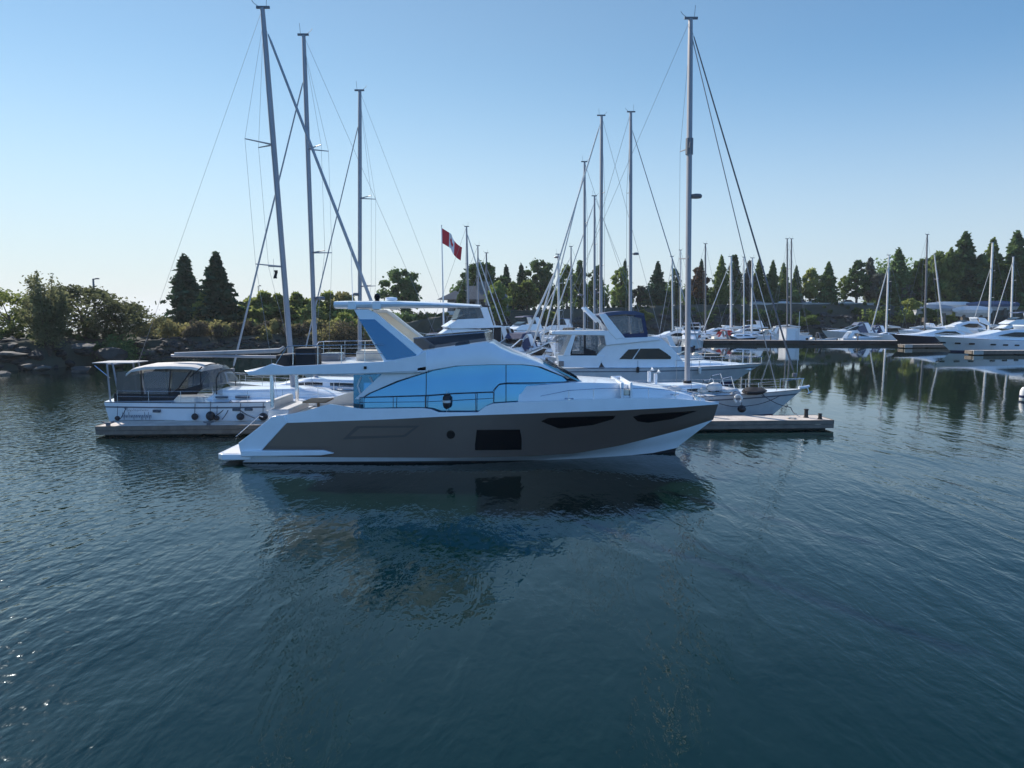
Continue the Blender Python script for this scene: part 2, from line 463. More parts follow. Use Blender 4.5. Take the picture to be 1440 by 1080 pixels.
# ---------------------------------------------------------------- land
SHORE = [  # x, y of the water's edge, plateau height, breadth of the land
    (-420, 60, 2.5, 60), (-150, 66, 2.6, 50), (-80, 70, 2.8, 45), (-62, 71, 3.0, 40), (-56, 73, 3.0, 40), (-52.5, 77, 2.8, 40), (-50.5, 84, 2.3, 40),
    (-50.5, 92, 2.2, 40), (-46, 97, 2.6, 45), (-41, 98, 2.8, 50), (-33, 100, 3.0, 60), (-25, 105, 3.4, 70), (-20, 118, 4.2, 100), (-16, 135, 5.2, 180),
    (-8, 158, 6.2, 240), (0, 176, 6.8, 260), (14, 188, 7.2, 260), (32, 196, 7.8, 260), (56, 202, 8.6, 260), (80, 202, 8.7, 260), (101, 198, 8.7, 260),
    (120, 194, 7.6, 260), (137, 192, 7.0, 260), (160, 190, 7.0, 260), (230, 188, 7.5, 260), (420, 180, 7.5, 260)]
def resample(poly, step):
    out = []
    for a, b in zip(poly, poly[1:]):
        n = max(1, int(math.hypot(b[0] - a[0], b[1] - a[1]) / step))
        for i in range(n):
            t = i / n
            out.append(tuple(p + (q - p) * t for p, q in zip(a, b)))
    out.append(poly[-1])
    return out
def ground_z(x, y):
    """height of the land at x, y (for standing things on it)"""
    best = None
    for a, b in zip(SHORE, SHORE[1:]):
        if a[0] <= x <= b[0] and b[0] > a[0]:
            t = (x - a[0]) / (b[0] - a[0]); ys = a[1] + (b[1] - a[1]) * t; h = a[2] + (b[2] - a[2]) * t
            best = (ys, h)
    if best is None: best = (190, 7.0)
    d = max(0, y - best[0])
    return land_prof(d, best[1])
def land_prof(d, h):
    run = 2.0 + h * 0.9
    return h * min(1.0, d / run) ** 0.8 if d > 0 else 0.0
lr = random.Random(4)
rows = []
for (x, y, h, br) in resample(SHORE, 2.2):
    r = []
    run = 2.0 + h * 0.9
    for k, d in enumerate((-3.0, 0.0, run * .25, run * .55, run * .85, run, run + 4, run + 10, run + 22, run + 40, br + 20, br + 40)):
        d = min(d, br + 40)
        z = -1.5 if k == 0 else land_prof(d, h)
        if k == 11: z = -1.5
        j = 0.0 if k in (0, 11) else 0.25
        r.append((x + lr.uniform(-j, j) * 2, y + d + lr.uniform(-j, j), z + lr.uniform(-j, j) * (0.9 if k < 6 else 0.4)))
    rows.append(r)
lm = MB(); lm.grid(rows)
land = lm.build('shore_ground', 'earth', smooth=True, angle=180); tag(land, kind='structure')
# ---------------------------------------------------------------- the big motor yacht
YC = 31.1                                            # its centreline; it lies broadside, bow to the right
XO = 0.0
yacht = thing('motor_yacht', 'long bronze-hulled flybridge motor yacht with blue mirror windows lying in front of the dock', 'yacht', (XO, YC, 0))

def S(px, py, b):
    """photo pixel on the yacht's near side at half-breadth b -> local x, z"""
    x, z = V(px, py, YC - b)
    return x - XO, z

def line(tr, bf, n=56, z_end=None):
    out = []
    a, b_ = tr[0][0], tr[-1][0]
    for i in range(n + 1):
        s = i / n
        px = a + (b_ - a) * s
        b = max(0.0, bf(s))
        x, z = S(px, interp(tr, px), b)
        out.append((x, b, z))
    return out

def bsheer(s): return 2.45 + 0.17 * min(1, s / .3) - 2.62 * max(0, (s - .50) / .50) ** 2.35 if s < 1 else 0.0
def bmid(s): return 2.42 + 0.13 * min(1, s / .3) - 2.55 * max(0, (s - .44) / .56) ** 2.1 if s < 1 else 0.0
def bboot(s): return 2.30 + 0.08 * min(1, s / .3) - 2.38 * max(0, (s - .36) / .64) ** 1.9 if s < 1 else 0.0
T_boot = [(341, 650), (690, 648), (807, 646.5), (860, 643), (918, 637), (951, 630)]
T_white = [(352, 641), (470, 643), (640, 644), (740, 642), (807, 638), (870, 627), (918, 615), (960, 604), (1003, 590)]
T_sheer = [(396, 595), (540, 590), (640, 585), (760, 581), (873, 577), (950, 573), (1010, 568.5)]
T_bul = [(398, 584), (430, 578), (462, 568), (484, 571.5), (505, 575), (600, 574), (607, 576), (613, 580), (672, 580), (679, 575), (687, 568), (720, 566), (800, 563), (873, 560), (940, 560), (985, 563.5), (1011, 567)]
Lb, Lw, Ls, Lt = line(T_boot, bboot), line(T_white, bmid), line(T_sheer, bsheer), line(T_bul, lambda s: max(0, bsheer(s)) if s < 1 else 0.0)
def lerp3(a, b, t): return tuple(p + (q - p) * t for p, q in zip(a, b))
rows = []
for i in range(57):
    s = i / 56
    pb, pw, psh, pt = Lb[i], Lw[i], Ls[i], Lt[i]
    keel = (pb[0] - 0.25 * s, 0.0, -0.75 + 0.55 * s ** 4)
    low = (pb[0] - 0.1 * s, pb[1] * 0.93, -0.22)
    wm_ = lerp3(pb, pw, .5)
    b1 = lerp3(pw, psh, .33); b2 = lerp3(pw, psh, .7)
    half = [keel, low, pb, wm_, pw, b1, b2, psh]
    near = [(p[0], -p[1], p[2]) for p in half]; far = [p for p in half]
    rows.append(far[::-1] + near[1:])
hm = MB()
hm.grid(rows, rowm=[2, 2, 2, 1, 1, 0, 0, 0, 0, 1, 1, 2, 2, 2])
hm.add(rows[0], [list(range(len(rows[0])))], 1)
hull = hm.build('hull', ['antifoul', 'gelcoat', 'bronze_hull'], yacht, angle=28)
# the white bulwark with its cap, and the deck inside it
bm_ = MB(); dk = MB()
rw, dr = [], []
for i in range(57):
    a, t = Ls[i], Lt[i]
    bi = max(0.0, t[1] - .11)
    rw.append([(a[0], -a[1], a[2]), (t[0], -t[1] + .015 if t[1] > .02 else 0, t[2]), (t[0], -bi, t[2]), (t[0], -bi, a[2] + .02)])
    zd = a[2] + .06
    dr.append([(t[0], -bi, zd), (t[0], 0, zd + .07), (t[0], bi, zd)])
bm_.grid(rw); pair(bm_, 'bulwark', 'gelcoat', yacht, angle=30)
dk.grid(dr); dk.build('deck', 'gelcoat_worn', yacht)
# stern quarters, transom and bathing platform
def Sp(pts, b): return [S(px, py, b) for px, py in pts]
q = MB()
qo = Sp([(335, 623), (356, 607), (382, 586), (400, 583.5), (404, 594), (368, 633), (371, 641), (339, 641)], 2.5)
q.prism(qo, -2.52, -2.05); pair(q, 'stern_quarter', 'gelcoat', yacht, bevel=.03)
x0, zp = S(303, 640, 2.5); x1, _ = S(342, 640, 2.5); xs, zs = S(384, 586, 2.3)
pz = 0.40
p = MB()
p.zprism([(x0, -2.25), (x0 + .25, -2.5), (x1 + .3, -2.5), (x1 + .3, 2.5), (x0 + .25, 2.5), (x0, 2.25)], pz - .24, pz)
pf = p.build('bathing_platform', 'gelcoat', yacht, bevel=.04)
tk = MB(); tk.zprism([(x0 + .14, -2.1), (x0 + .3, -2.3), (x1 + .1, -2.3), (x1 + .1, 2.3), (x0 + .3, 2.3), (x0 + .14, 2.1)], pz + .003, pz + .012); tk.build('teak_pad', 'gelcoat_worn', pf)
t = MB()
t.prism([(x1 - .12, pz + .005), (xs - .12, zs - .1), (xs + .5, zs - .1), (x1 + .9, pz + .005)], -2.06, 2.06)
t.build('transom', 'gelcoat', yacht, bevel=.04)
hr_ = MB(); a0 = S(334, 618, 2.3); a1 = S(372, 585, 2.3)
hr_.tube([(a0[0] - .1, -2.2, a0[1]), (a0[0] - .1, -2.2, a0[1] + .1), (a1[0] - .25, -2.2, a1[1]), (a1[0] - .1, -2.2, a1[1] - .05)], .02)
hr_.build('handrail', 'steel', yacht)
fin = MB(); fo = Sp([(340, 633.5), (455, 633), (470, 637), (452, 640), (340, 641.5)], 2.55)
fin.prism(fo, -2.66, -2.3); pair(fin, 'spray_rail', 'gelcoat', yacht, bevel=.03)
# things let into the topside: windows, air inlet, porthole
def side_y(x, z):
    """half-breadth of the topside at local x, z"""
    best = None
    for i in range(56):
        a, b = Lw[i], Ls[i]
        t = (z - a[2]) / (b[2] - a[2]) if b[2] != a[2] else 0
        xa = a[0] + (b[0] - a[0]) * t; ya = a[1] + (b[1] - a[1]) * t
        a2, b2 = Lw[i + 1], Ls[i + 1]
        t2 = (z - a2[2]) / (b2[2] - a2[2]); xb = a2[0] + (b2[0] - a2[0]) * t2; yb = a2[1] + (b2[1] - a2[1]) * t2
        if xa <= x <= xb: return ya + (yb - ya) * (x - xa) / (xb - xa)
    return 2.5
def topside_panel(pts, off, mname, name, parent=yacht, n=5):
    """flush panel following the topside: the outline is cut into narrow columns"""
    o2 = []
    for (ax, ay), (bx, by) in zip(pts, pts[1:] + pts[:1]):
        for k in range(n): o2.append((ax + (bx - ax) * k / n, ay + (by - ay) * k / n))
    near = []
    for px, py in o2:
        b = 2.5
        for _ in range(4):
            x, z = S(px, py, b); b = side_y(x, z)
        near.append((x, z))
    m = MB()
    cols = sorted(set(round(x, 3) for x, z in near))
    lo, hi = cols[0] + .002, cols[-1] - .002
    def span(x):
        zz = []
        for (xa, za), (xb, zb) in zip(near, near[1:] + near[:1]):
            if (xa - x) * (xb - x) <= 0 and xa != xb: zz.append(za + (zb - za) * (x - xa) / (xb - xa))
        return (min(zz), max(zz)) if zz else None
    rws = []
    N = 26
    for k in range(N + 1):
        x = lo + (hi - lo) * k / N
        sp = span(x)
        if not sp: continue
        r = []
        for j in range(4):
            z = sp[0] + (sp[1] - sp[0]) * j / 3
            r.append((x, -(side_y(x, z) + off), z))
        rws.append([(r[0][0], r[0][1] + off + .03, r[0][2])] + r + [(r[-1][0], r[-1][1] + off + .03, r[-1][2])])
    m.grid(rws)
    if isinstance(parent, tuple): return m.build(name, mname, parent[0], angle=30), mirrored(m).build(name, mname, parent[1], angle=30)
    return pair(m, name, mname, parent, angle=30)
topside_panel([(668, 604.5), (733.5, 604), (733.5, 632.5), (668, 633)], .012, 'black_gloss', 'hull_window')
topside_panel([(761, 592.5), (771, 587.5), (866, 584.5), (862, 589.5), (834, 597.5), (787, 603)], .012, 'black_gloss', 'hull_window')
topside_panel([(890, 586), (901, 583), (981, 577.5), (946, 589), (912, 594.5), (897, 592.5)], .012, 'black_gloss', 'hull_window')
vent = topside_panel([(482, 618), (501, 599), (590, 598.5), (570, 614.5)], .008, 'bronze_line', 'air_inlet')
topside_panel([(492, 613.5), (506, 602), (582, 601.5), (567, 612)], .014, 'bronze_hull', 'inlet_cover', vent)
px_, pz_ = S(634, 611, 2.58)
po = MB(); po.lathe([(.001, .0), (.15, .0), (.17, -.02), (.17, .06)], (px_, -2.60, pz_), 20, axis='y'); po.build('porthole', 'black_gloss', yacht)
# ---- saloon
BS = 2.06
def bsal(px): return 2.06 - 1.25 * max(0, (px - 690) / 130) ** 2.2
T_gtop = [(497, 524.5), (604, 521), (641, 515), (686, 513), (738, 513), (760, 516), (790, 528.5), (812, 538)]
T_gbot = [(497, 582), (680, 582), (690, 572), (800, 566), (812, 560)]
def sal_stations(pxs, inset=0.0, dtop=0.0, dbot=0.0):
    st = []
    for px in pxs:
        b = bsal(px) - inset
        x, zt = S(px, interp(T_gtop, px) + dtop, b - .28); _, zb = S(px, interp(T_gbot, px) - dbot, b)
        bt = b - .13 * max(.3, zt - zb)
        st.append((x, [(b, zb), (b - .03, zb + (zt - zb) * .3), (bt + .04, zb + (zt - zb) * .75), (bt, zt)]))
    return st
core = MB(); core.loft_sym(sal_stations([552 + k * 10 for k in range(27)], .06), bottom=True)
core.build('saloon', 'dark_glass', yacht, angle=25)
for (a, b) in ((512, 599.0), (600.2, 711.0), (712.2, 811)):
    g = MB(); n = 12
    st = sal_stations([a + (b - a) * k / n for k in range(n + 1)], 0, 0.0)
    g.grid([[(x, -h[0], h[1]) for h in hs] for x, hs in st])
    pair(g, 'saloon_window', 'mirror_glass', yacht, angle=25)
# aft bulkhead glass of the cockpit with its door frames
ab = MB(); o_ = Sp([(497, 527), (551, 527), (551, 580), (497, 580)], 1.9)
ab.prism(o_, -1.88, -1.82); pair(ab, 'cockpit_glass', 'mirror_glass', yacht, smooth=False)
ab = MB(); ab.box(o_[2][0] - .03, o_[2][0] + .03, -1.82, 1.82, o_[2][1], o_[1][1])
ab.build('cockpit_door', 'mirror_glass', yacht, smooth=False)
for pxa, pya, pxb, pyb in ((508, 530, 503, 542), (503, 542, 508, 556), (520, 530, 526, 541), (517, 553, 525, 575)):
    a, b = S(pxa, pya, 1.9), S(pxb, pyb, 1.9)
    df = MB(); df.tube([(a[0], -1.92, a[1]), (b[0], -1.92, b[1])], .035, 5); df.build('door_frame', 'gelcoat', yacht)
pl = MB(); o_ = Sp([(540, 523), (604, 520.5), (596, 524.5), (577, 530), (558, 536), (535, 546), (519, 553), (505, 562), (499, 561)], 2.2)
pl.prism(o_, -2.2, -2.02); pair(pl, 'side_pillar', 'gelcoat', yacht, bevel=.02)
# ---- flybridge: overhanging deck, side coamings, cowl
BF = 2.42
fd = MB(); o_ = Sp([(343, 521.5), (357, 521), (372, 516.5), (640, 512), (640, 515), (604, 521.5), (597, 524), (507, 526.5), (351, 528.5), (344, 523)], BF)
fd.prism(o_, -BF + .02, BF - .02); fd.build('flybridge_deck', 'gelcoat', yacht, bevel=.03)
fc = MB(); o_ = Sp([(350, 528), (344, 522), (357, 521.5), (382, 511.5), (400, 515.5), (448, 513), (540, 508.5), (586, 500), (600, 493), (600, 521.5), (507, 526)], BF)
fc.prism(o_, -BF - .01, -BF + .16); pair(fc, 'flybridge_side', 'gelcoat', yacht, bevel=.03)
T_ctop = [(588, 494.5), (600, 492), (641, 486.5), (684, 480.5), (694, 484), (704, 490.5), (721, 498), (760, 510.5), (790, 524), (818, 536.5)]
T_cbot = [(588, 523.5), (604, 520.5), (641, 514.5), (686, 512.5), (738, 512.5), (760, 515.5), (790, 528), (818, 538.5)]
def bcowl(px): return 2.43 - .10 * max(0, (px - 640) / 60) - 1.35 * max(0, (px - 690) / 130) ** 1.8
st = []
for px in [588, 594, 600, 612, 626, 641, 655, 670, 684, 689, 694, 699, 704, 712, 721, 734, 747, 760, 775, 790, 804, 818]:
    b = max(.5, bcowl(px))
    x, zt = S(px, interp(T_ctop, px), b - .25); _, zb = S(px, interp(T_cbot, px), b)
    d = zt - zb
    hollow = px < 688
    top = [(b - .02, zb + d * .55), (b - .12, zb + d * .9), (b - .22, zt)]
    inn = [(b - .36, zt - .01), (b - .42, zb + d * .35), (0, zb + d * .35)] if hollow else [(b - .42, zt + .02), (b - .7 if b > .9 else b * .3, zt + .04), (0, zt + .05)]
    st.append((x, [(b, zb), (b, zb + d * .2)] + top + inn))
cw = MB(); cw.loft_sym(st, bottom=True); cw.build('flybridge_cowl', 'gelcoat', yacht, angle=32)
# front windscreen panes under the cowl's slope
a = S(764, 510.5, 1.6); b = S(822, 537, .6)
for y0, y1 in ((-1.42, -.52), (-.46, .46), (.52, 1.42)):
    ws = MB()
    up = [(a[0], y0, a[1] + .02), (a[0], y1, a[1] + .02), (b[0] + .05, y1 * .92, b[1] - .02), (b[0] + .05, y0 * .92, b[1] - .02)]
    ws.add(up + [(x, y, z - .08) for x, y, z in up], [(0, 1, 2, 3), (7, 6, 5, 4), (0, 4, 5, 1), (1, 5, 6, 2), (2, 6, 7, 3), (3, 7, 4, 0)])
    ws.build('front_windscreen', 'mirror_glass', yacht, smooth=False)
for y in (-1.3, -.25, .8):
    wp = MB(); wp.tube([(a[0] + .2, y, a[1] + .02), (b[0] - .3, y + .3, b[1] + .16)], .014, 5); wp.build('windscreen_wiper', 'black_gloss', yacht)
# smoked screen round the helm
sg = MB(); tb = [(583, 494), (600, 491), (641, 485.5), (684, 479.5)]; tt = [(578, 476), (600, 474), (641, 470.5), (680, 467.5)]
rr = []
for k in range(9):
    a = S(583 + (684 - 583) * k / 8, interp(tb, 583 + 101 * k / 8), 2.2); b = S(581 + (681 - 581) * k / 8, interp(tt, 581 + 100 * k / 8), 2.1)
    rr.append((a, b))
near = [[(p[0], -2.16, p[1]), (q_[0], -2.02, q_[1])] for p, q_ in rr]
front = [[(rr[-1][0][0] + .0 + .25 * math.sin(math.pi * k / 8), -2.16 + 4.32 * k / 8, rr[-1][0][1]), (rr[-1][1][0] + .25 * math.sin(math.pi * k / 8), -2.02 + 4.04 * k / 8, rr[-1][1][1])] for k in range(9)]
far = [[(x, -y, z) for x, y, z in r] for r in near]
sg.grid(near + front[1:-1] + far[::-1]); sg.build('smoked_screen', 'smoke_glass', yacht, angle=60)
sf = MB(); sf.tube([r[1] for r in near + front[1:-1] + far[::-1]], .022, 5); sf.build('screen_rail', 'steel', yacht)
# radar arch: two raked legs with blue panels, white frames
for sgn, nm in ((-1, 'n'), (1, 'f')):
    ar = MB(); o_ = Sp([(496, 435), (517, 435), (529, 441), (547, 456), (595, 493), (588, 500), (577, 507), (540, 509)], 2.3)
    ar.prism(o_, sgn * 2.32, sgn * 2.06, tilt=.10, z0=4.4)
    leg = ar.build('arch_leg', 'gelcoat', yacht, bevel=.02)
    gp = MB(); o2 = Sp([(503.5, 449), (526, 449), (586, 499), (577, 505.5), (543.5, 506)], 2.3)
    if sgn < 0: gp.prism(o2, -2.335, -2.30, tilt=.10, z0=4.4)
    else: gp.prism(o2, 2.30, 2.335, tilt=.10, z0=4.4)
    gp.build('arch_panel', 'arch_glass', leg, smooth=False)
    ip = MB()
    if sgn > 0:
        o3 = Sp([(500, 440), (518, 440), (590, 493), (578, 503), (543, 506)], 2.3)
        ip.prism(o3, 2.02, 2.055, tilt=.10, z0=4.4); ip.build('inner_lining', 'cream', leg, smooth=False)
# hard top
x0, zt = S(468, 423.5, 2.2); x1, z1 = S(674, 430.5, 1.8); _, zb = S(468, 434, 2.2)
st = []
for k in range(15):
    s_ = k / 14; x = x0 + (x1 - x0) * s_
    b = 2.22 if 0 < s_ < .7 else (2.1 if s_ == 0 else 2.22 - 1.0 * ((s_ - .7) / .3) ** 2)
    zc = zt - (zt - z1 - .03) * max(0, (s_ - .35) / .65) ** 1.6; th = (zt - zb) * (1 - .75 * s_ ** 2)
    st.append((x, [(b - .35, zc - th), (b - .05, zc - th * .8), (b, zc - th * .45), (b - .06, zc - .03), (b - .25, zc), (0, zc + .05)]))
ht = MB(); ht.loft_sym(st, bottom=True); hto = ht.build('hard_top', 'gelcoat', yacht, angle=30)
for px in (492, 527):
    ct = MB(); a = S(px - 4, 424, 2.3); b = S(px + 8, 435, 2.3); ct.box(a[0], b[0], -2.26, -2.0, b[1], a[1]); pair(ct, 'roof_bracket', 'gelcoat', hto, bevel=.02)
an = MB(); a = S(493, 425, .2); an.tube([(a[0], .2, a[1]), (a[0] - .02, .2, a[1] + 2.6)], [.018, .008], 5); an.build('whip_antenna', 'paint_white', yacht)
rd = MB(); a = S(547, 424, .0); rd.lathe([(.05, 0), (.12, .02), (.10, .08), (.24, .10), (.28, .16), (.24, .23), (.05, .26)], (a[0], 0.6, a[1] - .05), 18); rd.build('radar_dome', 'gelcoat', yacht)
sr = MB(); a = S(533, 424, .0); sr.lathe([(.08, 0), (.10, .12), (.14, .22), (.10, .34), (.02, .38)], (a[0], -.4, a[1] - .04), 12); sr.build('searchlight', 'black_gloss', yacht)
# poles under the overhang, cockpit furniture
for px, y in ((382, -2.0), (417, 1.9)):
    pm = MB(); x, za = V(px, 528, YC + y); _, zb2 = V(px, 574, YC + y)
    pm.box(x - .075, x + .075, y - .05, y + .05, zb2, za + .05); pm.build('support_post', 'steel', yacht, bevel=.02)
cs = MB(); x, z = S(410, 575, 0); cs.box(x - .55, x + .35, -1.5, 1.5, z - .35, z + .18); cs.box(x - .65, x - .35, -1.5, 1.5, z + .1, z + .52); cs.build('cockpit_sofa', 'gelcoat_worn', yacht, bevel=.07)
ctb = MB(); x, z = S(448, 572, 0); ctb.box(x - .5, x + .5, -.7, .7, z + .25, z + .31); ctb.tube([(x, 0, z - .4), (x, 0, z + .26)], .06); ctb.build('cockpit_table', 'teak', yacht)
# flybridge furniture: covered bar, console, sofa, lounge
zf = S(500, 514, 1.5)[1]
def flybox(pxa, pxb, pya, pyb, y0, y1, name, m, bev=.05):
    mb = MB(); a = S(pxa, pya, -y0); b = S(pxb, pyb, -y0); mb.box(a[0], b[0], y0, y1, zf - .05, max(a[1], b[1])); return mb.build(name, m, yacht, bevel=bev)
flybox(387, 407, 499, 515, -1.9, -.5, 'covered_sunbed', 'canvas_black', .08)
flybox(414, 444, 489.5, 515, -1.6, -.6, 'covered_wet_bar', 'canvas_black', .06)
flybox(449, 478, 497, 513, .8, 2.0, 'flybridge_sofa', 'hull_grey', .1)
flybox(500, 540, 493, 511, .9, 2.0, 'flybridge_sofa', 'canvas_beige', .1)
hc = MB(); a = S(655, 476, 0); hc.prism([(a[0] - .5, zf), (a[0] - .35, a[1] - .15), (a[0] + .1, a[1] - .05), (a[0] + .6, zf)], -1.3, .2); hc.build('helm_console', 'hull_grey', yacht, bevel=.05)
hs = MB(); a = S(618, 480, 0); hs.box(a[0] - .25, a[0] + .3, -1.1, -.5, zf, zf + .62); hs.box(a[0] - .35, a[0] - .15, -1.1, -.5, zf + .55, a[1] - .12); hs.build('helm_seat', 'cream', yacht, bevel=.06)
# rails
def rail(name, top, posts, mid=None, r=.02, b=2.3, mname='rail_dark', far=True, parent=yacht):
    m = MB(); sgn = -1
    P = lambda px, py: (S(px, py, b(px) if callable(b) else b)[0], sgn * (b(px) if callable(b) else b), S(px, py, b(px) if callable(b) else b)[1])
    m.tube([P(*q_) for q_ in top], r, 6)
    if mid: m.tube([P(*q_) for q_ in mid], r * .6, 5)
    for px, ya, yb in posts: m.tube([P(px, ya), P(px, yb)], r * .8, 5)
    return pair(m, name, mname, parent)
rail('side_rail', [(506, 574), (506, 559), (520, 558.3), (600, 556), (640, 553), (693, 551), (695, 547), (702, 540), (712, 538.5), (760, 538), (800, 537)],
     [(553, 557.5, 574), (598, 556, 574), (669, 552, 580), (694, 551, 566)], [(506, 566), (600, 565), (694, 560)], .021, 2.46)
def bbow(px): return max(.06, bsheer((px - 398) / (1011 - 398)) - .12)
rail('bow_rail', [(760, 557), (800, 549), (850, 546), (910, 546), (960, 550), (990, 556), (1003, 560)],
     [(800, 549, 563), (835, 547, 561.5), (873, 546, 560), (912, 546, 560), (950, 549, 560.5), (985, 555, 563.5)], None, .014, bbow, 'steel')
rail('flybridge_rail', [(388, 512), (404, 487.5), (412, 486.5), (540, 484.5)], [(412, 486.5, 514), (447, 486, 513), (480, 485.5, 512), (513, 485, 510)], [(400, 498), (538, 497)], .02, 2.34, 'steel')
# foredeck: coachroof, sunbed with its bright backrest, windlass, anchor
st = []
T_tr = [(700, 556), (709, 547.5), (740, 543), (807, 537.5), (870, 539), (934, 547), (975, 558), (990, 562)]
for px in [700, 709, 722, 740, 765, 790, 807, 830, 850, 870, 900, 934, 955, 975, 990]:
    b = max(.12, min(1.98, bsheer((px - 398) / 613.) - .55))
    x, zt = S(px, interp(T_tr, px), b - .2); _, zb = S(px, interp(T_bul, px) + 5, b)
    zt = max(zt, zb + .05)
    st.append((x, [(b, zb), (b - .04, zb + (zt - zb) * .6), (b - .16 if b > .3 else b * .6, zt), (0, zt + .05)]))
fb = MB(); fb.loft_sym(st, bottom=True); fb.build('coachroof', 'gelcoat', yacht, angle=30)
sb = MB(); a = S(873, 538, 1.7); b = S(889, 560, 1.7)
sb.prism([(a[0], b[1]), (a[0], a[1]), (b[0], a[1] + .02), (b[0], b[1] + .25), (a[0] + .35, b[1] + .1), (b[0], b[1])], 1.2, 1.35); sb.prism([(a[0], b[1]), (a[0], a[1]), (a[0] + .12, a[1]), (a[0] + .12, b[1])], -1.75, 1.2)
sb.prism([(b[0] - .1, b[1]), (b[0] - .1, a[1]), (b[0], a[1]), (b[0], b[1])], -1.75, 1.2); sb.box(a[0] + .12, b[0] - .1, -1.7, 1.2, b[1], b[1] + .12)
bk = sb.build('lounge_backrest', 'gelcoat', yacht, bevel=.03)
cu = MB(); cu.box(a[0] + .13, b[0] - .11, -1.72, 1.15, b[1] + .122, b[1] + .36); cu.build('cushion', 'cream', bk, bevel=.06)
wl = MB(); a = S(979, 560, .2); wl.lathe([(.14, -.1), (.14, .1), (.08, .13), (.12, .2), (.12, .26), (.02, .28)], (a[0], 0, a[1] - .05), 12); wl.build('windlass', 'steel', yacht)
for px in (800, 960):
    cl = MB(); a = S(px, 562, 2.3); b_ = bbow(px) + .05; cl.tube([(a[0] - .18, -b_, a[1] + .05), (a[0] + .18, -b_, a[1] + .05)], .03, 6); cl.box(a[0] - .06, a[0] + .06, -b_ - .03, -b_ + .03, a[1] - .02, a[1] + .05); pair(cl, 'cleat', 'steel', yacht)
# navigation light on the side of the flybridge
nl = MB(); a = S(513.5, 517, 2.45); nl.lathe([(.01, -.06), (.06, -.05), (.06, .05), (.01, .06)], (a[0], -2.46, a[1]), 10); nl.build('side_light', 'black_gloss', yacht)
# fender tied at the side gate: a thing of its own
fn = thing('fender', 'fat black fender tied upright to the side rail of the bronze motor yacht', 'fender', (S(628, 560, 2.5)[0] + XO, YC - 2.52, S(628, 573, 2.5)[1]))
f = MB(); f.lathe([(.03, -.06), (.10, -.02), (.15, .08), (.155, .42), (.10, .50), (.03, .56)], (0, 0, 0), 14); f.build('body', 'fender_black', fn)
f = MB(); f.lathe([(.158, .2), (.162, .22), (.162, .28), (.158, .3)], (0, 0, 0), 14); f.build('band', 'fender_white', fn)
f = MB(); f.tube([(0, .06, .66), (0, 0, .54), (0, 0, -.2)], .014, 5); f.build('lanyard', 'rope_white', fn)
# ---------------------------------------------------------------- hulls, sailing yachts, motor boats
def hull_parts(root, L, B, fb, fbb, hullm='gelcoat', boot='stripe_navy', stripe=None, tr=0.75, rake=0.10, full=2.2, anti='antifoul', deckm='gelcoat_worn', srake=0.0, n=20, mid=0.45):
    """hull and deck, bow towards +x, waterline at z = 0; returns functions for the sheer"""
    def f(t, fine=1.0):
        if t < mid: return tr + (1 - tr) * math.sin(math.pi / 2 * t / mid)
        return max(0.0, 1 - ((t - mid) / (1 - mid)) ** (full * fine))
    def sheer(t): return -L / 2 + L * t - srake * L * (1 - t) * 0, B / 2 * f(t), fb + (fbb - fb) * t ** 1.7
    rows, drows = [], []
    for i in range(n + 1):
        t = i / n
        xs, bs, zs = sheer(t)
        xs -= srake * max(0, 1 - t * 8)
        xw = -L / 2 + L * (1 - rake) * t + srake * max(0, 1 - t * 8) * 0
        bw = B / 2 * 0.92 * f(t, 0.72)
        def at(k):      # 0 waterline .. 1 sheer
            kk = k ** 1.15
            return (xw + (xs - xw) * k, bw + (bs - bw) * kk, zs * k)
        half = [(xw - .02 * L * t, 0.0, -0.5 * (1 - t ** 3)), (xw, bw * .9, -.15), at(0.001), at(.11), at(.5), at(.80), at(.86), at(1.0)]
        rows.append([(x, y, z) for x, y, z in half[::-1]] + [(x, -y, z) for x, y, z in half[1:]])
        bi = max(0, bs - .05)
        drows.append([(xs, -bs, zs + .04), (xs, -bi, zs + .04), (xs, -bi * .5, zs + .02 + bs * .05), (xs, 0, zs + .02 + bs * .07), (xs, bi * .5, zs + .02 + bs * .05), (xs, bi, zs + .04), (xs, bs, zs + .04)])
    seg = [0, 0, 1, 2, 2, 3, 2]
    m = MB(); m.grid(rows, rowm=seg[::-1] + seg)
    m.add(rows[0], [list(range(len(rows[0])))], 2)
    m.build('hull', [anti, boot, hullm, stripe or hullm], root, angle=32)
    d = MB(); d.grid(drows); d.build('deck', deckm, root, angle=60)
    return sheer

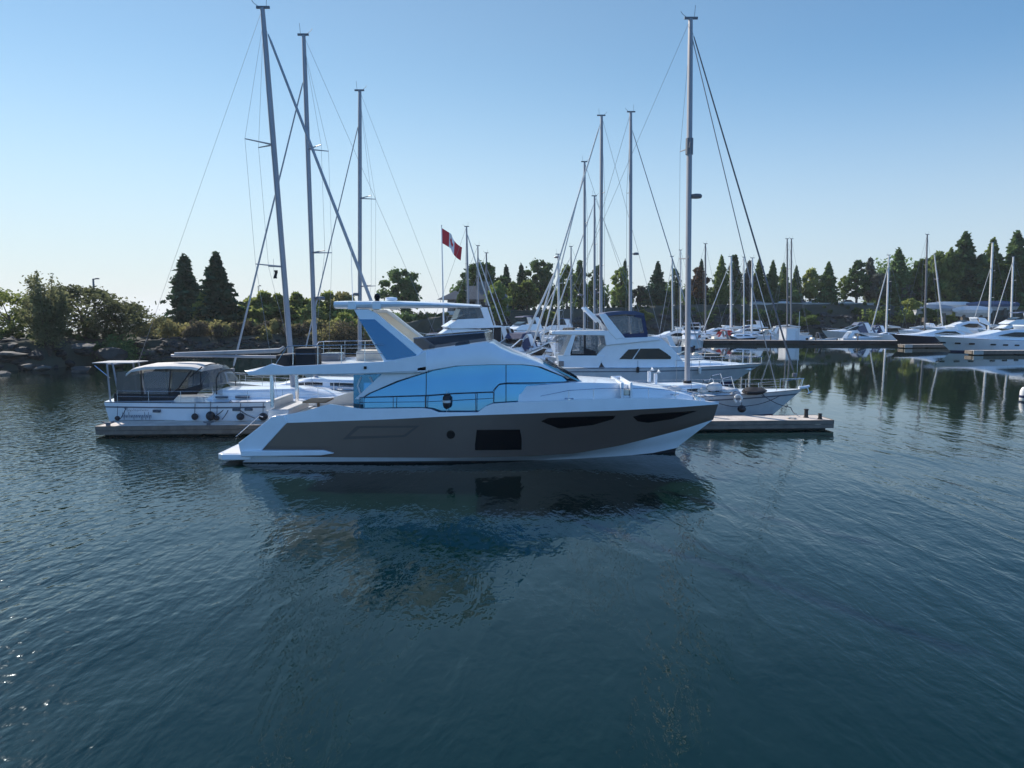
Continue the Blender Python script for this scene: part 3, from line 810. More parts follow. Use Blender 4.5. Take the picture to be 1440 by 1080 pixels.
def cabin(root, x0, x1, z0, h, b, win='dark_glass', m='gelcoat', nose=0.35, name='cabin', zfun=None, wins=((.18, .48), (.55, .82)), tail=.06):
    st = []
    N = 12
    for i in range(N + 1):
        t = i / N
        x = x0 + (x1 - x0) * t
        hh = h * min(1, (1 - t) / nose + .04) ** .7 * min(1, t / tail + .25 if tail else 1)
        bb = b * (1 - .45 * t ** 2)
        zb = z0 if zfun is None else zfun(x)
        st.append((x, [(bb, zb), (bb - .06, zb + hh * .75), (bb - .2, zb + hh), (0, zb + hh + .05)]))
    mb = MB(); mb.loft_sym(st, bottom=True)
    c = mb.build(name, m, root, angle=35)
    for a, bw in wins or ():
        for sg in (-1, 1):
            wmb = MB(); rws = []
            for k in range(5):
                t = a + (bw - a) * k / 4; x = x0 + (x1 - x0) * t
                i = t * N; i0 = min(N - 1, int(i)); fr = i - i0
                A, Bb = st[i0][1], st[i0 + 1][1]
                g = lambda q: (A[q][0] + (Bb[q][0] - A[q][0]) * fr, A[q][1] + (Bb[q][1] - A[q][1]) * fr)
                lo, hi = g(0), g(1)
                pin = .05 if k in (0, 4) else 0
                rws.append([(x, sg * (lo[0] + (hi[0] - lo[0]) * q + .012), lo[1] + (hi[1] - lo[1]) * q) for q in (.32 + pin, .88 - pin)])
            wmb.grid(rws); wmb.build('window', win, c, smooth=False)
    return c

def sailboat(label, x, y, rz, L, J, mast_h, B=None, lean=(0, 0), fb=1.15, fbb=1.55, mr=.12, mastm='alloy', jib=None, jibm='sail_grey', jib_r=.07,
             boom=True, boomm='sailcloth', dodger=None, bimini=None, hullm='gelcoat', stripe=None, boot='stripe_navy', spreaders=(.38, .68), spr=1.1,
             radar=None, detail=2, sheer_scale=1, group=None, backstay=True, wins=((.18, .48), (.55, .82)), boom_z=None, boom_len=None, jib_top=1.0, wire=.010, sweep=.25, cover=1.0, spread_side=(-1, 1)):
    """one sailing yacht: bow along its +x, mast J metres behind the bow"""
    root = thing('sailboat', label, 'sailboat', (x, y, 0), R(rz), group)
    B = B or L * .3
    sh = hull_parts(root, L, B, fb, fbb, hullm, boot, stripe, tr=.7, rake=.11, full=2.1, deckm='gelcoat', srake=.25)
    xb = L / 2; xm = xb - J
    sz = lambda xx: sh((xx + L / 2) / L)[2]
    cz = sz(xm)
    cabin(root, -L * .18, L * .27, cz - .03, .42 + L * .008, B * .30, zfun=lambda xx: sz(xx) + .02, wins=wins)
    # mast: lean is the masthead's offset in the boat's own frame
    ca, sa = math.cos(-R(rz)), math.sin(-R(rz))
    lx, ly = lean[0] * ca - lean[1] * sa, lean[0] * sa + lean[1] * ca
    z0 = cz + .4
    P = lambda t: Vector((xm + lx * t, ly * t, z0 + (mast_h - z0) * t))
    mm = MB(); mm.tube([P(0), P(.25), P(.5), P(.75), P(.92), P(1)], [mr, mr, mr, mr, mr * .92, mr * .78], 10, sx=.72)
    mast = mm.build('mast', mastm, root)
    mh = MB(); t = P(1)
    mh.box(t.x - mr * 1.6, t.x + mr * 1.9, t.y - .05, t.y + .05, t.z, t.z + .12)
    mh.tube([t + Vector((mr, 0, .1)), t + Vector((mr + .05, 0, .75))], .012, 4)
    mh.tube([t + Vector((-mr, 0, .1)), t + Vector((-.45, .0, .28)), t + Vector((-.55, 0, .42))], .014, 4)
    mh.build('masthead_gear', 'alloy_dark', mast)
    for q in spreaders:
        for sg in spread_side:
            s_ = MB(); s_.tube([P(q), P(q) + Vector((-sweep, sg * spr, .08))], [.05, .03], 5); s_.build('spreader', mastm, mast)
    if radar:
        q, off, k = radar
        rb = MB(); p = P(q); d = Vector((math.cos(-R(rz)), math.sin(-R(rz)), 0)) * off
        rb.tube([p, p + d * .75], .05, 5); c = p + d
        rb.lathe([(.05, -.10), (.26 * k, -.09), (.30 * k, .02), (.24 * k, .12), (.04, .16)], (c.x, c.y, c.z), 14)
        rb.build('radar', 'alloy_dark', mast)
    # boom with the mainsail stowed on it
    if boom:
        bl = boom_len or min(L * .36, J * 1.05)
        bz = boom_z or cz + 1.55
        tb = (bz - z0) / (mast_h - z0); b0 = P(tb)
        b_ = MB(); b_.tube([b0 + Vector((-mr, 0, 0)), (b0.x - bl, 0, bz + .08)], .075, 8); bo = b_.build('boom', mastm, root)
        c_ = MB()
        c_.tube([(b0.x - mr - .15, b0.y, bz + .55), (b0.x - mr - .4, b0.y, bz + .36), (b0.x - bl * .5, 0, bz + .25), (b0.x - bl * .97, 0, bz + .17)], [.13 * cover, .20 * cover, .19 * cover, .09], 8)
        c_.build('sail_cover', boomm, bo)
    # furled headsail
    jt = P(jib_top if jib is None else jib)
    bow = Vector((xb - .25, 0, sz(xb) + .15))
    if jib is not None:
        j = MB(); d = bow - jt
        j.tube([jt + d * .03, jt + d * .05, jt + d * .5, jt + d * .93, jt + d * .95], [.03, jib_r * .75, jib_r, jib_r * 1.15, .05], 8); jo = j.build('furled_jib', jibm, root)
        dr = MB(); p = jt + d * .965; dr.lathe([(.03, -.12), (.14, -.1), (.14, .1), (.03, .12)], tuple(p), 10); dr.build('furler_drum', 'alloy_dark', jo)
    # wires
    def wires(name, segs):
        w_ = MB()
        for a, b in segs: w_.tube([a, b], wire, 4)
        return w_.build(name, 'wire', root, smooth=False)
    wires('forestay', [(jt, bow)])
    if backstay: wires('backstay', [(P(1), Vector((-L / 2 + .1, 0, sz(-L / 2) + .1)))])
    for sg in (-1, 1):
        w_ = MB()
        hi = P(.97); ch = Vector((xm - .2, sg * B * .46, sz(xm)))
        pts = [hi] + [P(q) + Vector((-sweep, sg * spr, .08)) for q in sorted(spreaders, reverse=True)] + [ch]
        w_.tube(pts, wire, 4); w_.build('shroud', 'wire', root, smooth=False)
    if detail >= 1:
        for sg in (-1, 1):
            r = MB(); pts = []
            for k in range(9):
                t_ = .03 + .9 * k / 8; xx, bb, zz = sh(t_)
                pts.append((xx, sg * max(.05, bb - .08), zz + .62)); r.tube([(xx, sg * max(.05, bb - .08), zz), (xx, sg * max(.05, bb - .08), zz + .62)], .014, 5)
            r.tube(pts, .008, 4); r.tube([(p[0], p[1], p[2] - .3) for p in pts], .007, 4); r.build('guard_rail', 'steel', root)
        pu = MB(); a = sh(.93); b = sh(1.0)
        pu.tube([(a[0], -a[1] + .05, a[2] + .62), (b[0] - .1, -.12, b[2] + .66), (b[0] + .12, 0, b[2] + .66), (b[0] - .1, .12, b[2] + .66), (a[0], a[1] - .05, a[2] + .62)], .018, 5)
        pu.tube([(b[0] - .15, -.12, b[2] + .05), (b[0] + .02, -.08, b[2] + .66)], .016, 5); pu.tube([(b[0] - .15, .12, b[2] + .05), (b[0] + .02, .08, b[2] + .66)], .016, 5)
        pu.build('pulpit', 'steel', root)
    if dodger:
        d = MB(); xa = -L * .16; zc = sz(xa) + .5
        rows = []
        for k in range(6):
            t_ = k / 5; xx = xa - .35 + 1.5 * t_; hgt = 1.15 * math.sqrt(max(0.0, 1 - max(0, (t_ - .25) / .75) ** 2)); bb = B * .32
            rows.append([(xx, -bb, zc - .3), (xx, -bb * .98, zc - .3 + hgt * .6), (xx, -bb * .7, zc - .3 + hgt), (xx, 0, zc - .25 + hgt * 1.04), (xx, bb * .7, zc - .3 + hgt), (xx, bb * .98, zc - .3 + hgt * .6), (xx, bb, zc - .3)])
        d.grid(rows); d.build('dodger', dodger, root, angle=60)
    if bimini:
        bm2 = MB(); xa = -L * .36; zc = sz(xa) + 1.95; bb = B * .34
        st = [(xa + dx, [(bb, zc - .05 - dz), (bb - .15, zc + .04 - dz), (0, zc + .10 - dz)]) for dx, dz in ((-1.1, .1), (-.6, .02), (.2, 0), (.9, .02), (1.3, .12))]
        bm2.loft_sym(st, bottom=True); bi = bm2.build('bimini', bimini, root, angle=50)
        for dx in (-.9, .9):
            l = MB(); l.tube([(xa + dx * .5, -bb, sz(xa) + .05), (xa + dx, -bb, zc - .05)], .02, 5); l.tube([(xa + dx * .5, bb, sz(xa) + .05), (xa + dx, bb, zc - .05)], .02, 5); l.tube([(xa + dx, -bb, zc - .05), (xa + dx, bb, zc - .05)], .02, 5); l.build('frame', 'steel', bi)
    return root, sh, P

def from_mast(label, pxb, pxt, pyt, y, rz, bow_px=None, J=None, L=None, mast_px=None, jib_y=None, **k):
    """a sailing yacht from where its mast and masthead stand (photo pixels, depth y)"""
    xb = vx(pxb, y, 470); xt, zt = V(pxt, pyt, y)
    if bow_px is not None: J = abs(vx(bow_px, y, 480) - xb)
    J = J or L * .4
    L = L or J / .40
    ca, sa = math.cos(R(rz)), math.sin(R(rz))
    dx = L / 2 - J                                  # mast ahead of midships, along the heading
    if jib_y is not None:
        z0 = 1.9; zj = vz(jib_y, y); k['jib'] = max(.5, min(1.0, (zj - z0) / (zt - z0)))
    if mast_px: k['mr'] = mast_px * y / 1000 * .5
    return sailboat(label, xb - dx * ca, y - dx * sa, rz, L, J, zt, lean=(xt - xb, 0), **k)

# motor boats: a list of shaped parts in boat lengths (x from stern 0 to bow 1) and metres
def plates(root, name, m, out, L, half, zs, both=False, th=.06, tilt=.1, bevel=0.0):
    o = [(-L / 2 + L * a, b * zs) for a, b in out]
    zb = min(z for _, z in o)
    if both:
        mb = MB(); mb.prism(o, -half, -half + th, tilt=tilt, z0=zb)
        mb2 = MB(); mb2.prism(o, half - th, half, tilt=tilt, z0=zb)
        return mb.build(name, m, root, bevel=bevel), mb2.build(name, m, root, bevel=bevel)
    mb = MB(); mb.prism(o, -half, half, tilt=tilt, z0=zb)
    return mb.build(name, m, root, bevel=bevel)

def bow_rail(root, sh, a, b, h=.55, r=.016, n=7):
    for sg in (-1, 1):
        m = MB(); pts = []
        for k in range(n):
            t = a + (b - a) * k / (n - 1); x, bb, z = sh(t); y = sg * max(.04, bb - .1)
            pts.append((x + .12 * (k == n - 1), y, z + h)); m.tube([(x, y, z), (x, y, z + h)], r * .8, 4)
        m.tube(pts, r, 5); m.build('bow_rail', 'steel', root)

def motorboat(style, label, x, y, rz, L, B=None, hullm='gelcoat', canvas='canvas_navy', stripe=None, name='cabin_cruiser', cat='motor boat', s=None, boot='stripe_navy', group=None, glass='dark_glass', deckm='gelcoat', ports=0, fbk=1.0, enclose=False):
    root = thing(name, label, cat, (x, y, 0), R(rz), group)
    s = s or L / 12.0
    B = B or L * .30
    fb, fbb = {'express': (1.15, 1.7), 'fly': (1.25, 2.0), 'sport': (1.5, 2.2), 'bow': (.75, 1.05), 'tug': (1.2, 2.0)}[style]
    fb *= s * fbk; fbb *= s * fbk
    sh = hull_parts(root, L, B, fb, fbb, hullm, boot, stripe, tr=.92, rake=.14, full=2.3, deckm=deckm, mid=.5)
    h = B / 2
    z = lambda t: sh(t)[2] / s
    d = z(.4)
    if style == 'express':
        st = []
        for t, dz, bb in ((.30, .35, .82), (.36, .55, .82), (.5, .55, .8), (.62, .42, .72), (.78, .22, .5), (.9, .05, .22)):
            xx, b2, zz = sh(t); b3 = min(h * bb, b2 - .2 * s); st.append((xx, [(b3, zz), (b3 - .05 * s, zz + dz * s * .7), (b3 - .2 * s, zz + dz * s), (0, zz + dz * s + .06)]))
        mb = MB(); mb.loft_sym(st, bottom=True); mb.build('cabin_top', 'gelcoat', root, angle=35)
        plates(root, 'windscreen', glass, [(.42, d + .5), (.36, d + 1.25), (.40, d + 1.3), (.60, d + .48)], L, h * .78, s, tilt=.12)
        plates(root, 'windscreen_frame', 'gelcoat', [(.355, d + 1.24), (.352, d + 1.32), (.405, d + 1.36), (.61, d + .52), (.60, d + .46), (.40, d + 1.28)], L, h * .80, s, True, .07 * s, .12)
        plates(root, 'radar_arch', 'gelcoat', [(.10, d), (.2, d + 1.75), (.28, d + 1.8), (.27, d + 1.65), (.20, d)], L, h * .9, s, True, .1 * s, .1)
        plates(root, 'arch_top', 'gelcoat', [(.195, d + 1.7), (.20, d + 1.84), (.29, d + 1.86), (.28, d + 1.7)], L, h * .76, s)
        if canvas:
            plates(root, 'canvas_top', canvas, [(.19, d + 1.87), (.21, d + 2.0), (.36, d + 1.9), (.41, d + 1.38), (.37, d + 1.33), (.29, d + 1.87)], L, h * .74, s)
            plates(root, 'canvas_side', canvas, [(.06, d + .05), (.14, d + 1.5), (.22, d + 1.6), (.35, d + 1.25), (.39, d + .5), (.35, d + .05)], L, h * .86, s, True, .04, .1)
        bow_rail(root, sh, .5, .99, .5 * s)
    elif style == 'fly':
        st = []
        for t, dz, bb in ((.18, 1.25, .78), (.3, 1.3, .8), (.5, 1.3, .78), (.6, 1.1, .74), (.68, .6, .66), (.74, .25, .55), (.9, .06, .25)):
            xx, b2, zz = sh(t); b3 = min(h * bb, b2 - .15 * s); st.append((xx, [(b3, zz), (b3 - .08 * s, zz + dz * s * .8), (b3 - .25 * s, zz + dz * s), (0, zz + dz * s + .06)]))
        mb = MB(); mb.loft_sym(st, bottom=True); mb.build('deckhouse', 'gelcoat', root, angle=32)
        plates(root, 'cabin_window', glass, [(.22, d + .5), (.24, d + 1.05), (.52, d + 1.05), (.64, d + .55)], L, h * .79, s, True, .05, .09)
        plates(root, 'bridge_deck', 'gelcoat', [(.02, d + 1.42), (.02, d + 1.54), (.16, d + 1.56), (.2, d + 2.2), (.5, d + 2.1), (.62, d + 1.5), (.58, d + 1.32), (.2, d + 1.34)], L, h * .78, s, tilt=.06, bevel=.05)
        plates(root, 'bridge_screen', glass, [(.42, d + 2.13), (.40, d + 2.5), (.43, d + 2.5), (.52, d + 2.1)], L, h * .70, s)
        plates(root, 'bridge_arch', 'gelcoat', [(.12, d + 1.55), (.18, d + 3.1), (.26, d + 3.15), (.22, d + 2.2), (.2, d + 1.56)], L, h * .74, s, True, .1, .05)
        if enclose:
            plates(root, 'bridge_enclosure', 'dark_vinyl', [(.19, d + 2.2), (.19, d + 3.15), (.46, d + 3.1), (.51, d + 2.12)], L, h * .70, s)
            plates(root, 'aft_enclosure', 'canvas_black', [(.03, d + .2), (.03, d + 1.4), (.19, d + 1.4), (.19, d + .2)], L, h * .74, s)
        if canvas: plates(root, 'bimini', canvas, [(.15, d + 3.15), (.17, d + 3.25), (.3, d + 3.32), (.46, d + 3.22), (.48, d + 3.1), (.3, d + 3.2)], L, h * .72, s)
        for t in (.03, .12):
            m = MB(); xx = -L / 2 + L * t; m.tube([(xx, -h * .72, d * s), (xx, -h * .72, (d + 1.45) * s)], .03, 5); m.tube([(xx, h * .72, d * s), (xx, h * .72, (d + 1.45) * s)], .03, 5); m.tube([(xx, -h * .72, (d + 1.43) * s), (xx, h * .72, (d + 1.43) * s)], .03, 5); m.build('stanchion', 'steel', root)
        bow_rail(root, sh, .45, .99, .55 * s)
    elif style == 'sport':
        st = []
        for t, dz, bb in ((.2, .9, .8), (.3, 1.45, .78), (.42, 1.55, .74), (.52, 1.25, .7), (.62, .72, .66), (.72, .42, .56), (.86, .18, .36), (.95, .04, .15)):
            xx, b2, zz = sh(t); b3 = min(h * bb, b2 - .15 * s); st.append((xx, [(b3, zz), (b3 - .06 * s, zz + dz * s * .6), (b3 - .3 * s, zz + dz * s), (0, zz + dz * s + .08)]))
        mb = MB(); mb.loft_sym(st, bottom=True); mb.build('deckhouse', 'gelcoat', root, angle=32)
        plates(root, 'cabin_window', glass, [(.24, d + .55), (.32, d + 1.15), (.44, d + 1.18), (.57, d + .72), (.4, d + .5)], L, h * .79, s, True, .06, .10)
        plates(root, 'windscreen', glass, [(.44, d + 1.62), (.445, d + 1.66), (.60, d + .98), (.60, d + .92)], L, h * .52, s)
        plates(root, 'radar_arch', 'gelcoat', [(.10, d + .6), (.2, d + 2.0), (.3, d + 2.1), (.28, d + 1.4)], L, h * .7, s, True, .12, .08)
        plates(root, 'arch_top', 'gelcoat', [(.19, d + 1.95), (.2, d + 2.08), (.31, d + 2.16), (.31, d + 2.02)], L, h * .58, s)
        bow_rail(root, sh, .5, .99, .5 * s)
    elif style == 'bow':
        plates(root, 'windscreen', glass, [(.42, d), (.38, d + .55), (.41, d + .56), (.56, d + .05)], L, h * .78, s)
        plates(root, 'seat', 'cream', [(.1, d - .3), (.1, d + .35), (.17, d + .35), (.2, d + .02), (.3, d)], L, h * .7, s, bevel=.04)
        plates(root, 'wake_arch', 'alloy_dark', [(.34, d), (.30, d + 1.3), (.34, d + 1.35), (.38, d + .05)], L, h * .86, s, True, .07)
        plates(root, 'arch_top', 'alloy_dark', [(.30, d + 1.28), (.30, d + 1.36), (.345, d + 1.38), (.34, d + 1.3)], L, h * .74, s)
        m = MB(); m.box(-L / 2 - .35, -L / 2, -.22, .22, -.1, .55 * s); m.box(-L / 2 - .42, -L / 2 - .02, -.2, .2, .55 * s, 1.0 * s); m.build('outboard_motor', 'black_gloss', root, bevel=.06)
    for k in range(ports):
        t = .42 + .09 * k + (.06 if k > 2 else 0); xx, bb, zz = sh(t); xx2, b2, z2 = sh(t + .035)
        for sg in (-1, 1):
            m = MB(); q = .62
            b1 = B / 2 * .92 * 1; 
            bw = lambda tt: (lambda f1: f1)(sh(tt)[1])
            yy = sg * (bb - .10 * s * (1 if t < .6 else 1.6)); y2 = sg * (b2 - .10 * s * (1 if t < .6 else 1.6))
            m.tube([(xx, yy, zz * q), (xx2, y2, z2 * q)], .11 * s, 8, sx=1.0); m.build('porthole', 'black_gloss', root)
    return root, sh
# ---------------------------------------------------------------- the finger dock behind the yacht
def plank_dock(label, a, b, width, ztop=.52, th=.42, fascia='dock_fascia', piles=(), fl=True, group=None, name='floating_dock'):
    """floating dock whose near edge runs from a to b (x, y); plank deck, fascia boards, floats"""
    d = Vector((b[0] - a[0], b[1] - a[1], 0)); Lg = d.length; ang = math.degrees(math.atan2(d.y, d.x))
    root = thing(name, label, 'dock', (a[0], a[1], 0), R(ang), group)
    dk = MB(); n = max(4, int(Lg / .32)) if Lg < 60 else int(Lg / 1.2); st = Lg / n
    for i in range(n):
        dk.box(i * st + .008, (i + 1) * st - .008, .05, width - .05, ztop - .05 + rnd.uniform(-.004, .004), ztop + rnd.uniform(-.004, .004))
    dk.box(0.02, Lg - .02, .06, width - .06, ztop - .12, ztop - .055)
    dk.build('deck_planks', 'dock_planks', root, smooth=False)
    fb = MB(); h = th / 2
    fb.box(0, Lg, -.02, .05, ztop - h + .01, ztop + .012); fb.box(0, Lg, 0.0, .05, ztop - th, ztop - h - .01)
    fb.box(0, Lg, width - .05, width + .02, ztop - th, ztop + .012)
    fb.box(-.02, .06, .052, width - .052, ztop - th, ztop + .012); fb.box(Lg - .06, Lg + .02, .052, width - .052, ztop - th, ztop + .012)
    fb.build('fascia', fascia, root, smooth=False)
    if fl:
        nf = max(2, int(Lg / 5))
        for i in range(nf):
            f = MB(); x0 = Lg * (i + .06) / nf; x1 = Lg * (i + .94) / nf
            f.box(x0, x1, .22, width - .22, -.35, ztop - th - .01); f.build('float', 'dock_float', root, bevel=.04)
    return root, Lg, ang

def dock_planks_mat():
    m = mat('dock_planks', (0.54, 0.48, 0.42), 0.85, var=0.18, vscale=1.4, bump=0.3, bscale=20)
dock_planks_mat()
DA = (vx(134, 35.0, 600), 35.0); DB = (vx(1173, 37.1, 590), 37.1)
dock, DL, DANG = plank_dock('weathered plank finger dock running behind the bronze motor yacht', DA, DB, 1.95)
def dk_at(s, off):
    """point on the finger dock: s metres along, off metres back from the near edge"""
    c, n = math.cos(R(DANG)), math.sin(R(DANG))
    return DA[0] + s * c - off * n, DA[1] + s * n + off * c
def s_at(px):
    for k in range(400):
        s = DL * k / 400; p = dk_at(s, 0)
        if 720 + FPX * p[0] / (p[1] * CP + (CAMH - .5) * SP) >= px: return s
    return DL
# piles and small fittings
def pile(label, x, y, z0, z1, r=.16, cap=True, group=None, m='pile_wood'):
    t = thing('mooring_pile', label, 'pile', (x, y, z0), 0, group)
    p = MB(); p.tube([(0, 0, 0), (rnd.uniform(-.04, .04), 0, z1 - z0)], [r, r * .92], 10); p.build('post', m, t)
    c = MB(); c.lathe([(r * 1.05, 0), (r * 1.02, .05), (.02, .2)], (0, 0, z1 - z0), 10); c.build('cap', 'alloy_dark' if cap else m, t)
    return t
x, y = dk_at(.55, .35); pile('short stubby pile under the left end of the finger dock', x, y, -1.2, .30, .14)
x, y = dk_at(DL - 2.6, .9); pile('short pile under the right end of the finger dock', x, y, -1.2, .30, .14)
def cleat(label, px, off=.12, m='alloy_dark', s=1.0):
    x, y = dk_at(s_at(px), off)
    t = thing('dock_cleat', label, 'cleat', (x, y, .53), R(DANG))
    b = MB(); b.box(-.07 * s, .07 * s, -.04, .04, 0, .09 * s); b.build('base', m, t, bevel=.01)
    h = MB(); h.tube([(-.19 * s, 0, .13 * s), (-.1 * s, 0, .10 * s), (.1 * s, 0, .10 * s), (.19 * s, 0, .13 * s)], .028 * s, 6); h.build('horn', m, t)
cleat('dark cleat on the dock edge under the transom of the lettered sailboat', 149, s=1.5)
cleat('dark cleat on the dock edge in front of the pair of black fenders', 290, s=1.3)
def bollard(label, px, off, h, r):
    x, y = dk_at(s_at(px), off)
    t = thing('bollard', label, 'bollard', (x, y, .53), 0)
    b = MB(); b.lathe([(r * 1.25, 0), (r * 1.25, .03), (r, .05), (r * .9, h * .85)], (0, 0, 0), 12); b.build('post', 'rubber', t)
    c = MB(); c.lathe([(r * .9, h * .85), (r * 1.2, h * .88), (r * 1.1, h), (.02, h * 1.05)], (0, 0, 0), 12); c.build('cap', 'rubber', t)
bollard('taller black bollard at the right end of the finger dock', 1145, 1.0, .46, .11)
bollard('small black bollard on the front corner of the dock end', 1157, .4, .30, .10)
pb = thing('power_pedestal', 'small white power pedestal on the dock by the yacht bow', 'pedestal', (*dk_at(s_at(1013), 1.5), .53), R(DANG))
p_ = MB(); p_.box(-.09, .09, -.09, .09, 0, .55); p_.build('body', 'paint_white', pb, bevel=.02)
p_ = MB(); p_.prism([(-.11, .55), (-.11, .62), (.0, .68), (.11, .62), (.11, .55)], -.11, .11); p_.build('hood', 'paint_white', pb)
p_ = MB(); p_.box(-.05, .05, -.105, -.092, .25, .42); p_.build('socket', 'black_gloss', pb)
rc = thing('rope_coil', 'flat coil of pale rope on the right end of the dock', 'rope', (*dk_at(s_at(1120), .7), .535), 0)
p_ = MB()
pts = [((.12 + .02 * k / 6) * math.cos(k * .9), (.12 + .02 * k / 6) * math.sin(k * .9), .015 + .004 * (k % 7)) for k in range(42)]
p_.tube(pts, .014, 5); p_.build('coil', 'rope_white', rc)

# ---------------------------------------------------------------- the lettered sailing yacht on the left
YA = 39.0
xa0, xa1 = vx(146, YA - 2.0, 570), vx(578, YA, 560); LA = xa1 - xa0
xm, _ = V(413, 556, YA); xt, zt = V(369, 12, YA)
A, shA, PA = sailboat('white sailboat with lettered stern, beige canvas cockpit and the tallest leaning mast', (xa0 + xa1) / 2, YA, 0, LA, xa1 - xm, zt, B=4.4, lean=(xt - xm, 0), fb=1.42, fbb=1.65, mr=.20,
    jib=.965, jib_r=.085, jibm='sail_grey', boom=True, boom_z=vz(500, YA) - .08, boom_len=vx(385, YA, 500) - vx(240, YA, 500) + .9, boomm='canvas_grey', cover=.62, sweep=1.15, spreaders=(.335, .655), spr=1.0, wire=.008, wins=None, stripe='stripe_grey', spread_side=(-1, 1))
def la(px, py, off):
    x, z = V(px, py, YA - off); return x - (xa0 + xa1) / 2, z
# dark side windows low on the coachroof and hull
for px0, px1, py0, py1, off in ((303, 320, 557, 560, 1.42), (331, 350, 556.5, 560, 1.42), (327, 338, 574, 578, 2.16), (344, 355, 573.5, 577.5, 2.17), (215, 225, 576, 580, 2.02)):
    a, b = la(px0, py1, off), la(px1, py0, off)
    m = MB(); m.box(a[0], b[0], -off - .03, -off + .1, a[1], b[1]); m.build('hull_port', 'navy_glass', A, bevel=.012)
# cockpit enclosure: canvas roof, vinyl panes and frames
def pl_(name, m, pts, off, th=.04, par=A, pairit=True, tilt=.06):
    o = [la(px, py, off) for px, py in pts]
    mb = MB(); mb.prism(o, -off, -off + th, tilt=tilt, z0=min(q[1] for q in o))
    return pair(mb, name, m, par) if pairit else mb.build(name, m, par)
r = MB(); top = [(178, 522.5), (185, 517), (205, 513), (240, 512), (270, 513), (284, 516)]
st = []
for px, py in top:
    x, z = la(px, py + 2, 1.3); st.append((x, [(1.42, z - .16), (1.36, z - .03), (1.0, z + .05), (0, z + .10)]))
r.loft_sym(st, bottom=True); roof = r.build('canvas_roof', 'canvas_beige', A, angle=50)
pl_('window_pane', 'dark_vinyl', [(163, 523), (195, 522), (198, 556), (163, 558)], 1.42, .02)
pl_('window_pane', 'clear_vinyl', [(201, 522), (238, 523), (236, 556), (202, 557)], 1.42, .02)
pl_('window_pane', 'dark_vinyl', [(242, 523), (266, 524), (250, 545), (240, 553)], 1.42, .02)
pl_('canvas_panel', 'canvas_black', [(160, 553), (234, 555), (262, 546), (284, 540), (284, 545), (250, 556), (240, 567), (160, 569)], 1.45, .04)
for pts in (((198, 521), (200, 568)), ((240, 521), (237, 560)), ((269, 521), (250, 548)), ((284, 516), (268, 530))):
    a, b = la(*pts[0], 1.42), la(*pts[1], 1.42)
    m = MB(); m.tube([(a[0], -1.4, a[1]), (b[0], -1.46, b[1])], .035, 6); pair(m, 'enclosure_frame', 'canvas_black', A)
d = MB(); rows = []
for px, py in ((266, 522), (284, 515.5), (298, 517), (306, 524), (313, 537), (315, 540)):
    x, z = la(px, py, 1.1); zb = max(shA(.4)[2] + .3, z - 1.15)
    rows.append([(x, -1.35, min(zb, z)), (x, -1.3, z - (z - min(zb, z)) * .25), (x, -.8, z), (x, 0, z + .06), (x, .8, z), (x, 1.3, z - (z - min(zb, z)) * .25), (x, 1.35, min(zb, z))])
d.grid(rows); d.build('dodger', 'clear_vinyl', A, angle=60)
d = MB()
for k in (1, 3):
    d.tube(rows[k], .03, 5)
d.build('dodger_hoop', 'canvas_black', A)
# davit arch with solar panel over the stern
sp = MB(); a, b = la(127, 511, 1.0), la(184, 509, 1.0); sp.box(a[0], b[0], -.85, .85, a[1] - .02, a[1] + .03); sp.build('solar_panel', 'canvas_grey', A, bevel=.01)
for px0, px1 in ((152, 158), (160, 172)):
    a, b = la(px0, 512, 1.2), la(px1, 570, 1.2); m = MB(); m.tube([(a[0], -1.3, a[1]), (b[0], -1.35, b[1])], .045, 6); m.tube([(a[0], 1.3, a[1]), (b[0], 1.35, b[1])], .045, 6); m.tube([(a[0], -1.3, a[1]), (a[0], 1.3, a[1])], .045, 6); m.build('stern_arch', 'alloy', A)
m = MB(); a, b = la(133, 514, 1.2), la(154, 531, 1.2); m.tube([(a[0], -1.2, a[1]), (b[0], -1.2, b[1])], .03, 5); m.build('davit', 'steel', A)
wm2 = MB(); a = la(176, 548, .2); wm2.lathe([(.40, -.02), (.44, 0), (.40, .02)], (a[0], 0, a[1]), 18, axis='x'); wm2.tube([(a[0], 0, a[1]), (a[0] + .1, 0, a[1] - .8)], .06); wm2.build('steering_wheel', 'steel', A)
# name lettering on the quarter, only a dark handwritten scrawl in the photograph
def script_line(px0, px1, py, hgt, off, seed, r=.012):
    rr = random.Random(seed); pts = []
    n = int((px1 - px0) * 1.6)
    for k in range(n + 1):
        px = px0 + (px1 - px0) * k / n
        tall = 1.0 if k in (1, 2) or rr.random() < .10 else .45
        x, z = la(px, py, off)
        pts.append((x + .02 * math.sin(k * 1.7), -off - .008, z + (hgt * tall if k % 2 else -hgt * (.45 if rr.random() < .15 else .05))))
    m = MB(); m.tube(pts, r, 4, sx=.4); return m
script_line(172, 213, 587, .30, 1.93, 3, .014).build('name_lettering', 'stripe_navy', A)
script_line(178, 209, 577.5, .14, 1.96, 8, .009).build('name_lettering', 'stripe_grey', A)
# spreader flag on its halyard
fl = thing('signal_flag', 'small dark flag hanging under the lower left spreader of the leaning mast', 'flag', (*((lambda q: (q[0], YA - .6, q[1]))(V(385, 380, YA - .6))),))
g = MB(); g.grid([[(.03 * math.sin(k * 1.3 + j * .4) + j * .06, .05 * math.sin(k * 1.1), -.11 * k) for j in range(4)] for k in range(5)]); g.build('cloth', 'canvas_black', fl, angle=90)
g = MB(); g.tube([(0, 0, -.45), (0, 0, .6)], .008, 4); g.build('halyard', 'wire', fl)

